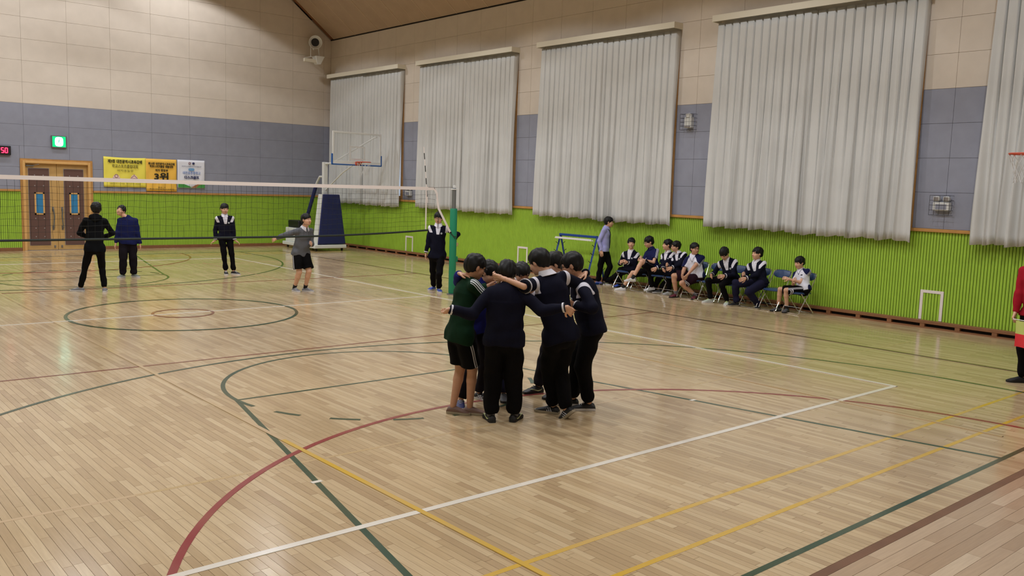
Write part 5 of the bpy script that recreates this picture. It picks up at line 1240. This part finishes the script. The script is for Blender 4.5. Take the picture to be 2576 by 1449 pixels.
# anatomical left is on the picture right when facing the camera
b0 = floor_at(578, 690); P = plane(b0)
person('slim person in navy pullover, arms straight down, alone before the green wall', b0, 1.74, P(565, 542), P(565, 526), P(567, 602), 8, 8, 15,
       (foot(588, 690), foot(568, 690)), (P(590, 604, -.03), P(543, 604, -.03)), top='navy', bot='blackp', shoes=('s_black', 's_black'), sole='sole_w', toe=(45, 5), lace=(LACE_W, LACE_W), seed=13, bottom_w=.85, smile=.3, hpitch=5, palm=(np.array([0, 0, -1.]), np.array([0, 0, -1.])), hdir=(P(603, 607)-P(590, 600), P(530, 607)-P(543, 600)))
b0 = floor_at(757, 735); P = plane(b0)
person('person leaning forward in a grey fleece and black shorts, one arm swung back', b0, 1.7, P(766, 573, -.05), P(771, 553, -.12), P(757, 634, .05), 28, 35, 42,
       (foot(768, 733), foot(741, 733)), (P(783, 612, -.2), P(696, 600, .12)), top='grey', bot='black', topkind='jacket', collar='white', botkind='shorts', shoes=('s_grey', 's_grey'), sole='sole_w', toe=(62, 30), lace=(LACE_W, LACE_W), fat=1.3, seed=14, smile=1, sock='sockk', stripes=(1,), glasses=False, hem=.06, legk=.79, elbows=(None, P(700, 560)-P(740, 580)), hpitch=-4)
b0 = floor_at(1097, 735); P = plane(b0)
person('person with glasses in navy uniform holding the green net post', b0, 1.74, P(1103, 566), P(1103, 549), P(1100, 630), -5, -2, -8,
       (foot(1104, 734), foot(1090, 729)), (P(1137, 614, -.02), P(1072, 636)), top='navy', bot='blackp', shoes=('s_blue', 's_blue'), sole='sole_w', toe=(12, -30), glasses=True, lace=(LACE_W, LACE_W), seed=15, bottom_w=.9, curl=(1.0, .5), hdir=(P(1152, 616, -.08)-P(1136, 614), None), palm=(P(1150, 616, .2)-P(1150, 616, -.02), None), fat=1.08, elbows=(P(1160, 640)-P(1120, 600), None), hpitch=6)

# ---- the bench
X0 = 9.62
def seated(label, neck, head, pel, feet, hands, caz, haz, **k):
    pb = on_x(pel[0], pel[1], X0)
    base = np.array([pb[0], pb[1], 0]); sz = k.get('H', 1.68)
    k.pop('H', None)
    pl = on_x(*pel, X0); pl[2] = max(pl[2], .5)
    g = lambda t: on_x(*t)
    k.setdefault('stand', False)
    return person(label, base, sz, on_x(*neck), on_x(*head), pl, k.pop('paz', -48), caz, haz, feet, (g(hands[0]), g(hands[1])), **k)
K2 = lambda: np.array([-.3, 0, 1.])
# standing boy in the lilac shirt
b0 = floor_at(1516, 718); P = plane(b0)
person('standing person in lilac shirt and dark tie, hand in pocket, beside the blue rack', b0, 1.7, P(1524, 573, .12), P(1532, 559, .1), P(1520, 634, .1), 75, 75, 82,
       (foot(1520, 716), foot(1504, 715)), (P(1525, 634, .2), P(1514, 630, -.07)), top='lilac', bot='blackp', topkind='shirt', collar='lilac', shoes=('s_black', 's_purp'), sole='sole_w', toe=(75, 60), lace=(None, LACE_W), logo=('swoosh', None), seed=21, smile=1, hdir=(None, np.array([0, 0, -1.])), hem=.04, elbows=(None, P(1490, 600)-P(1520, 600)), curl=(.6, .3), hpitch=6, bottom_w=1.0)
seated('smiling person seated in navy uniform beside the boy in lilac, hands clasped', (1588, 632, 9.66), (1588, 612, 9.62), (1584, 681), (foot(1556, 722), foot(1526, 716)), ((1578, 660, 9.42), (1561, 659, 9.42)), -20, 0,
       H=1.68, bot='blackp', shoes=('s_blue', 's_black'), sole='sole_k', toe=(-30, -55), logo=(None, 'swoosh'), knees=(K2(), K2()), seed=22, smile=1, fat=1.15, paz=-55, hem=.03, bottom_w=.9, curl=(.9, .9))
seated('seated person in a navy striped track top, bare legs crossed, looking at a phone', (1639, 626, 9.66), (1632, 609, 9.58), (1643, 689), (on_x(1592, 699, 9.08), foot(1567, 731)), ((1619, 654, 9.3), (1612, 652, 9.34)), -50, -65,
       H=1.74, top='track', bot='black', topkind='track', collar='track', botkind='shorts', shoes=('s_white', 's_white'), sole='sole_w', toe=(-70, -80), knees=(K2(), K2()), seed=23, glasses=True, sleeves='short', paz=-60, hem=.03, sock='sockk', stripes=(0,), hpitch=18, curl=(1.1, 1.1), logo=('swoosh', 'stripes3'), skin='skin')
seated('seated person in profile in navy uniform looking left, white sneakers crossed', (1681, 634, 9.66), (1679, 616, 9.6), (1684, 692), (foot(1645, 735), foot(1639, 737, 1, .06)), ((1652, 674, 9.36), (1668, 676, 9.33)), -40, -75,
       H=1.66, bot='blackp', shoes=('s_dgrey', 's_white'), sole='sole_w', toe=(-60, -70), knees=(K2(), K2()), seed=24, paz=-55, hem=.03, foot_pitch=(0, .15), curl=(.8, .8))
seated('person with glasses laughing in navy uniform, white sneakers, leaning towards his neighbour', (1707, 636, 9.66), (1700, 620, 9.58), (1716, 695), (foot(1683, 742), foot(1660, 737)), ((1690, 673, 9.3), (1678, 668, 9.36)), -35, -60,
       H=1.62, bot='blackp', shoes=('s_white', 's_dgrey'), sole='sole_w', toe=(-55, -65), knees=(K2(), K2()), seed=25, glasses=True, smile=1.3, paz=-52, hem=.03, curl=(.8, .8), hroll=-8)
seated('heavy seated person in white T-shirt with navy sleeves, hands clasped between bare knees', (1746, 643, 9.55), (1748, 626, 9.5), (1753, 693), (foot(1748, 752), foot(1700, 748)), ((1728, 693, 9.17), (1716, 692, 9.19)), -25, 30,
       H=1.74, top='tee', bot='maroonshort', topkind='tee', collar=None, botkind='shorts', shoes=('s_maroon', 's_maroon'), sole='sole_k', toe=(-15, -40), knees=(K2(), K2()), seed=26, glasses=True, sleeves='short', paz=-38, hem=.03, sock='sock', stripes=(0,), fat=1.45, skin='skin2', curl=(1.0, 1.0), hair='short')
seated('seated person in navy uniform with bowed head, hands on his knees', (1829, 653, 9.5), (1822, 638, 9.38), (1840, 700), (foot(1829, 767), foot(1787, 761)), ((1822, 694, 9.22), (1790, 692, 9.28)), -22, -25,
       H=1.74, bot='blackp', shoes=('s_yell', 's_yell'), sole='sole_w', toe=(-10, -55), knees=(K2(), K2()), seed=27, paz=-38, hem=.03, hpitch=48, lace=(LACE_Y, LACE_Y), curl=(.6, .6), bottom_w=.85)
seated('seated person in navy uniform and navy trousers looking left, beside the bowed boy', (1903, 657, 9.6), (1905, 638, 9.56), (1912, 712), (foot(1907, 776), foot(1851, 770)), ((1876, 700, 9.25), (1869, 692, 9.32)), -30, -55,
       H=1.74, bot='navyp', shoes=('s_black', 's_black'), sole='sole_g', toe=(-8, -50), knees=(K2(), K2()), seed=28, paz=-38, hem=.03, fat=1.12, curl=(.8, .8))
seated('small seated person in white T-shirt with folded arms, nearest the camera', (2016, 678, 9.68), (2011, 661, 9.62), (2022, 730), (foot(1979, 786), foot(1957, 783)), ((1985, 702, 9.36), (1996, 707, 9.36)), -35, -45,
       H=1.62, top='tee', bot='black', topkind='tee', collar=None, botkind='shorts', shoes=('s_dgrey', 's_dgrey'), sole='sole_k', toe=(-20, -50), knees=(K2(), K2()), seed=29, sleeves='short', paz=-48, hem=.03, sock='sockk', stripes=(0,), hpitch=14, curl=(.9, .9), elbows=(np.array([.1, -.2, -1.]), np.array([.1, .2, -1.])))

# ---- the huddle
HUD = 'boys in the huddle'
bg = floor_at(1160, 1046); P = plane(bg)
person('person in dark green track top and black shorts, leftmost of the huddle', bg, 1.64, P(1180, 697, .0), P(1196, 672, -.02), P(1157, 834), 122, 112, 112,
       (foot(1139, 1040, .95), foot(1181, 1042, .95)), (P(1225, 722, .38), P(1262, 716, -.02)), top='green', bot='black', topkind='track', collar=None, botkind='shorts', shoes=('s_brown', 's_brown'), sole='sole_g', toe=(72, 80), glasses=True, fine=True, skin='skin2', hpitch=22,
       sleeve_cut=(None, None), seed=31, stripes=(1,), hem=.1, elbows=(None, P(1228, 790, -.1)-P(1230, 730)), fat=1.12, group=HUD, hair='fringe', curl=(.4, .4), hdir=(None, P(1285, 712)-P(1262, 716)), palm=(None, P(0, 0, .3)-P(0, 0, 0)))
bm = floor_at(1262, 1066); P = plane(bm)
person('person seen squarely from behind in black uniform, heavy set, arms around both neighbours', bm, 1.66, P(1273, 722, .0), P(1276, 688, .15), P(1268, 850), 180, 180, 180,
       (foot(1235, 1060, .95), foot(1293, 1059, .95)), (P(1130, 778, -.16), P(1424, 773, -.18)), top='navy', bot='blackp', collar=None, shoes=('s_black', 's_black'), sole='sole_k', toe=(-162, 160), fine=True, seed=32, fat=1.42, hpitch=28, group=HUD, logo=('swoosh', 'swoosh'), lace=(None, None), sock='sock', hem=.09, bottom_w=1.1, bands=False,
       elbows=(P(1170, 830, -.1)-P(1180, 760), P(1370, 840, -.1)-P(1370, 760)), palm=(P(0, 0, .3)-P(0, 0, 0), P(0, 0, .3)-P(0, 0, 0)), curl=(1.1, 1.0), hdir=(P(1118, 790, -.06)-P(1128, 778, -.14), P(1444, 790, -.1)-P(1425, 774, -.14)), shoulder_w=.95)
b3 = floor_at(1408, 1056); P = plane(b3)
person('person bending forward in navy pullover with white collar and shoulder band, one heel raised', b3, 1.72, P(1378, 690, .02), P(1356, 660, .06), P(1411, 852), -150, -150, -125,
       (foot(1391, 1040), on_y(1424, 1030, b3[1])), (P(1262, 699, -.27), P(1440, 700, .55)), top='navy', bot='blackp', collar='white', shoes=('s_black', 's_black'), sole='sole_g', toe=(-110, -120), foot_pitch=(0, .75), fine=True, seed=33, fat=1.2, hpitch=25, group=HUD, logo=('stripes3', 'stripes3'), hem=.06, bottom_w=1.05,
       sleeve_cut=('rolled', None), elbows=(P(1322, 760, -.6)-P(1320, 720), None), palm=(P(0, 0, .3)-P(0, 0, 0), None), curl=(.9, .5), hdir=(P(1238, 697, -.2)-P(1262, 700, -.27), None), hair='short')
b4 = floor_at(1474, 1034); P = plane(b4)
person('person with glasses in navy uniform, rightmost of the huddle, hips pushed back', b4, 1.74, P(1462, 703, .0), P(1438, 668, -.02), P(1488, 848, .0), -85, -88, -95,
       (foot(1481, 1032), foot(1440, 1020)), (P(1448, 768, -.2), P(1380, 720, .5)), top='navy', bot='blackp', collar=None, shoes=('s_black', 's_black'), sole='sole_w', toe=(-82, -90), glasses=True, fine=True, seed=34, fat=1.5, hpitch=22, group=HUD, logo=(None, None), lace=(LACE_W, None), hem=.06, bottom_w=.95,
       elbows=(P(1490, 800, -.2)-P(1470, 750), None), palm=(P(0, 0, .3)-P(0, 0, 0), None), curl=(.9, .5), hdir=(P(1433, 764, -.25)-P(1450, 768, -.2), None), hair='short', skin='skin2')
b5 = floor_at(1190, 1004); P = plane(b5)
person('person in bright navy jacket behind the green top, arm over his shoulder', b5, 1.62, P(1212, 710, -.22), P(1230, 686, -.25), P(1196, 830, -.1), 45, 45, 60,
       (foot(1206, 1004, .95), foot(1159, 1022, .95)), (P(1290, 715, -.1), P(1155, 688, -.74)), top='blue', bot='darkpants', topkind='track', collar='blue', shoes=('s_black', 's_navy'), sole='sole_w', toe=(50, 0), fine=True, seed=35, hpitch=25, group=HUD, logo=('crossed', 'crossed'), lace=(LACE_W, LACE_W),
       elbows=(None, P(1040, 720, -.3)-P(1150, 700, -.3)), palm=(None, np.array([0, 0, -1.])), hdir=(None, P(1190, 695, -.78)-P(1158, 689, -.74)), curl=(.5, .5))
b7 = floor_at(1268, 1000); P = plane(b7)
person('person facing the camera behind the middle one, only eyes and fringe showing', b7, 1.6, P(1306, 712, .05), P(1313, 689, .02), P(1278, 830), 10, 12, 18,
       (foot(1282, 1003, .95), foot(1266, 1005, .95)), (P(1378, 740, -.15), P(1240, 735, -.2)), top='navy', bot='navyp', collar='white', shoes=('s_dgrey', 's_dgrey'), sole='sole_k', toe=(8, 5), fine=True, seed=37, hpitch=24, group=HUD, skin='skin2')
b8 = floor_at(1352, 985); P = plane(b8)
person('person mostly hidden behind the bending one, dark hair and white collar showing', b8, 1.68, P(1404, 692, -.32), P(1394, 664, -.34), P(1398, 838, -.12), -70, -65, -80,
       (foot(1400, 1000), foot(1353, 987)), (P(1474, 686, -.86), P(1340, 735, -.3)), top='navy', bot='darkpants', collar='white', shoes=('s_black', 's_black'), sole='sole_k', toe=(-50, -55), fine=True, seed=38, hpitch=20, group=HUD, logo=(None, 'swoosh'), lace=(None, C['s_black']),
       elbows=(P(1560, 690, -.4)-P(1470, 700, -.5), None), palm=(np.array([0, 0, -1.]), None), hdir=(P(1440, 708, -.95)-P(1474, 686, -.86), None), curl=(.35, .5))
# watch of the green boy
Pg = plane(bg); wc = Pg(1268, 714, -.06)
t = thing('wrist_watch', 'round steel watch on the wrist of the boy in green', 'watch', tuple(wc)); 
dq = nrm(Pg(1285, 708)-Pg(1240, 738)); q = MB(); q.tube([-dq*.009, dq*.009], .03, 16, caps=False); q.build('strap', C['cuffk'], t, True)
q = MB(); vn = nrm(CAM-wc)*.6+Zv*.55; vn = nrm(vn-dq*(vn @ dq)); q.tube([vn*.024, vn*.038], .019, 16); o = q.build('case', C['metal'], t, True); q = MB(); q.tube([vn*.038, vn*.0395], .015, 16); q.build('dial', C['cuffw'], o)

# ---- linesman at the right edge
br = floor_at(2608, 972); P = plane(br)
person('person in a red jacket at the right edge holding a chequered flag', br, 1.74, P(2612, 668), P(2612, 640), P(2606, 815), -20, -15, -30,
       (foot(2632, 975), foot(2572, 962)), (P(2670, 800), P(2552, 798, -.05)), top='red', bot='blackp', topkind='jacket', collar='red', shoes=('s_black', 's_black'), sole='sole_k', toe=(-40, -60), fine=True, seed=41, fat=1.15, hem=.0, curl=(.6, 1.2), elbows=(None, P(2540, 760)-P(2565, 740)), hdir=(None, P(2545, 812, -.08)-P(2550, 800, -.05)), palm=(None, P(2600, 800)-P(2550, 800)))
t = thing('signal_flag', 'lime and red chequered flag hanging from the hand of the red jacket', 'flag', tuple(P(2553, 808, -.12))); GO = tuple(P(2553, 808, -.12))
FL = mat('lime_flag_cloth', (202,214,120), .7); FR = mat('red_flag_cloth', (228,50,60), .7); FO = mat('orange_flag_cloth', (232,120,60), .7)
a0 = P(2548, 802, -.12); a1 = P(2640, 818, -.2); q = MB(); q.tube([a0, a1], .006, 8); gp(q.build('stick', M['white'], t))
dx = nrm(a1-a0); nrmv = nrm(np.cross(dx, Zv)); o0 = P(2556, 806, -.13)
for i in range(2):
    for j in range(2):
        q = MB(); vs = []; n = 6; w_, h_ = (.15, .17)
        for side in (.0015, -.0015):
            for jj in range(n+1):
                for ii in range(n+1):
                    x = i*w_+w_*ii/n; z = -(j*h_*1.0+h_*jj/n)-.0; vs.append(o0+dx*(x+.02*(-z))+Zv*(z+dx[2]*0)+nrmv*(side+.018*math.sin(x*30+z*8)*(-z)*3))
        m2 = (n+1)**2; fs = []
        for jj in range(n):
            for ii in range(n):
                a_ = jj*(n+1)+ii; fs += [(a_, a_+n+1, a_+n+2, a_+1), (m2+a_, m2+a_+1, m2+a_+n+2, m2+a_+n+1)]
        q.add(vs, fs); gp(q.build('flag_square', FL if (i+j) % 2 == 0 else FR, t, True))
# phone held by the boy in the striped track top
pc = on_x(1612, 655, 9.26); t = thing('mobile_phone', 'dark phone held by the boy with crossed bare legs', 'phone', tuple(pc), .7)
q = MB(); q.bbox((-.035, -.07, -.005), (.035, .07, .005), .003); q.build('body', M['black'], t); t.rotation_euler = (.9, .1, .8)
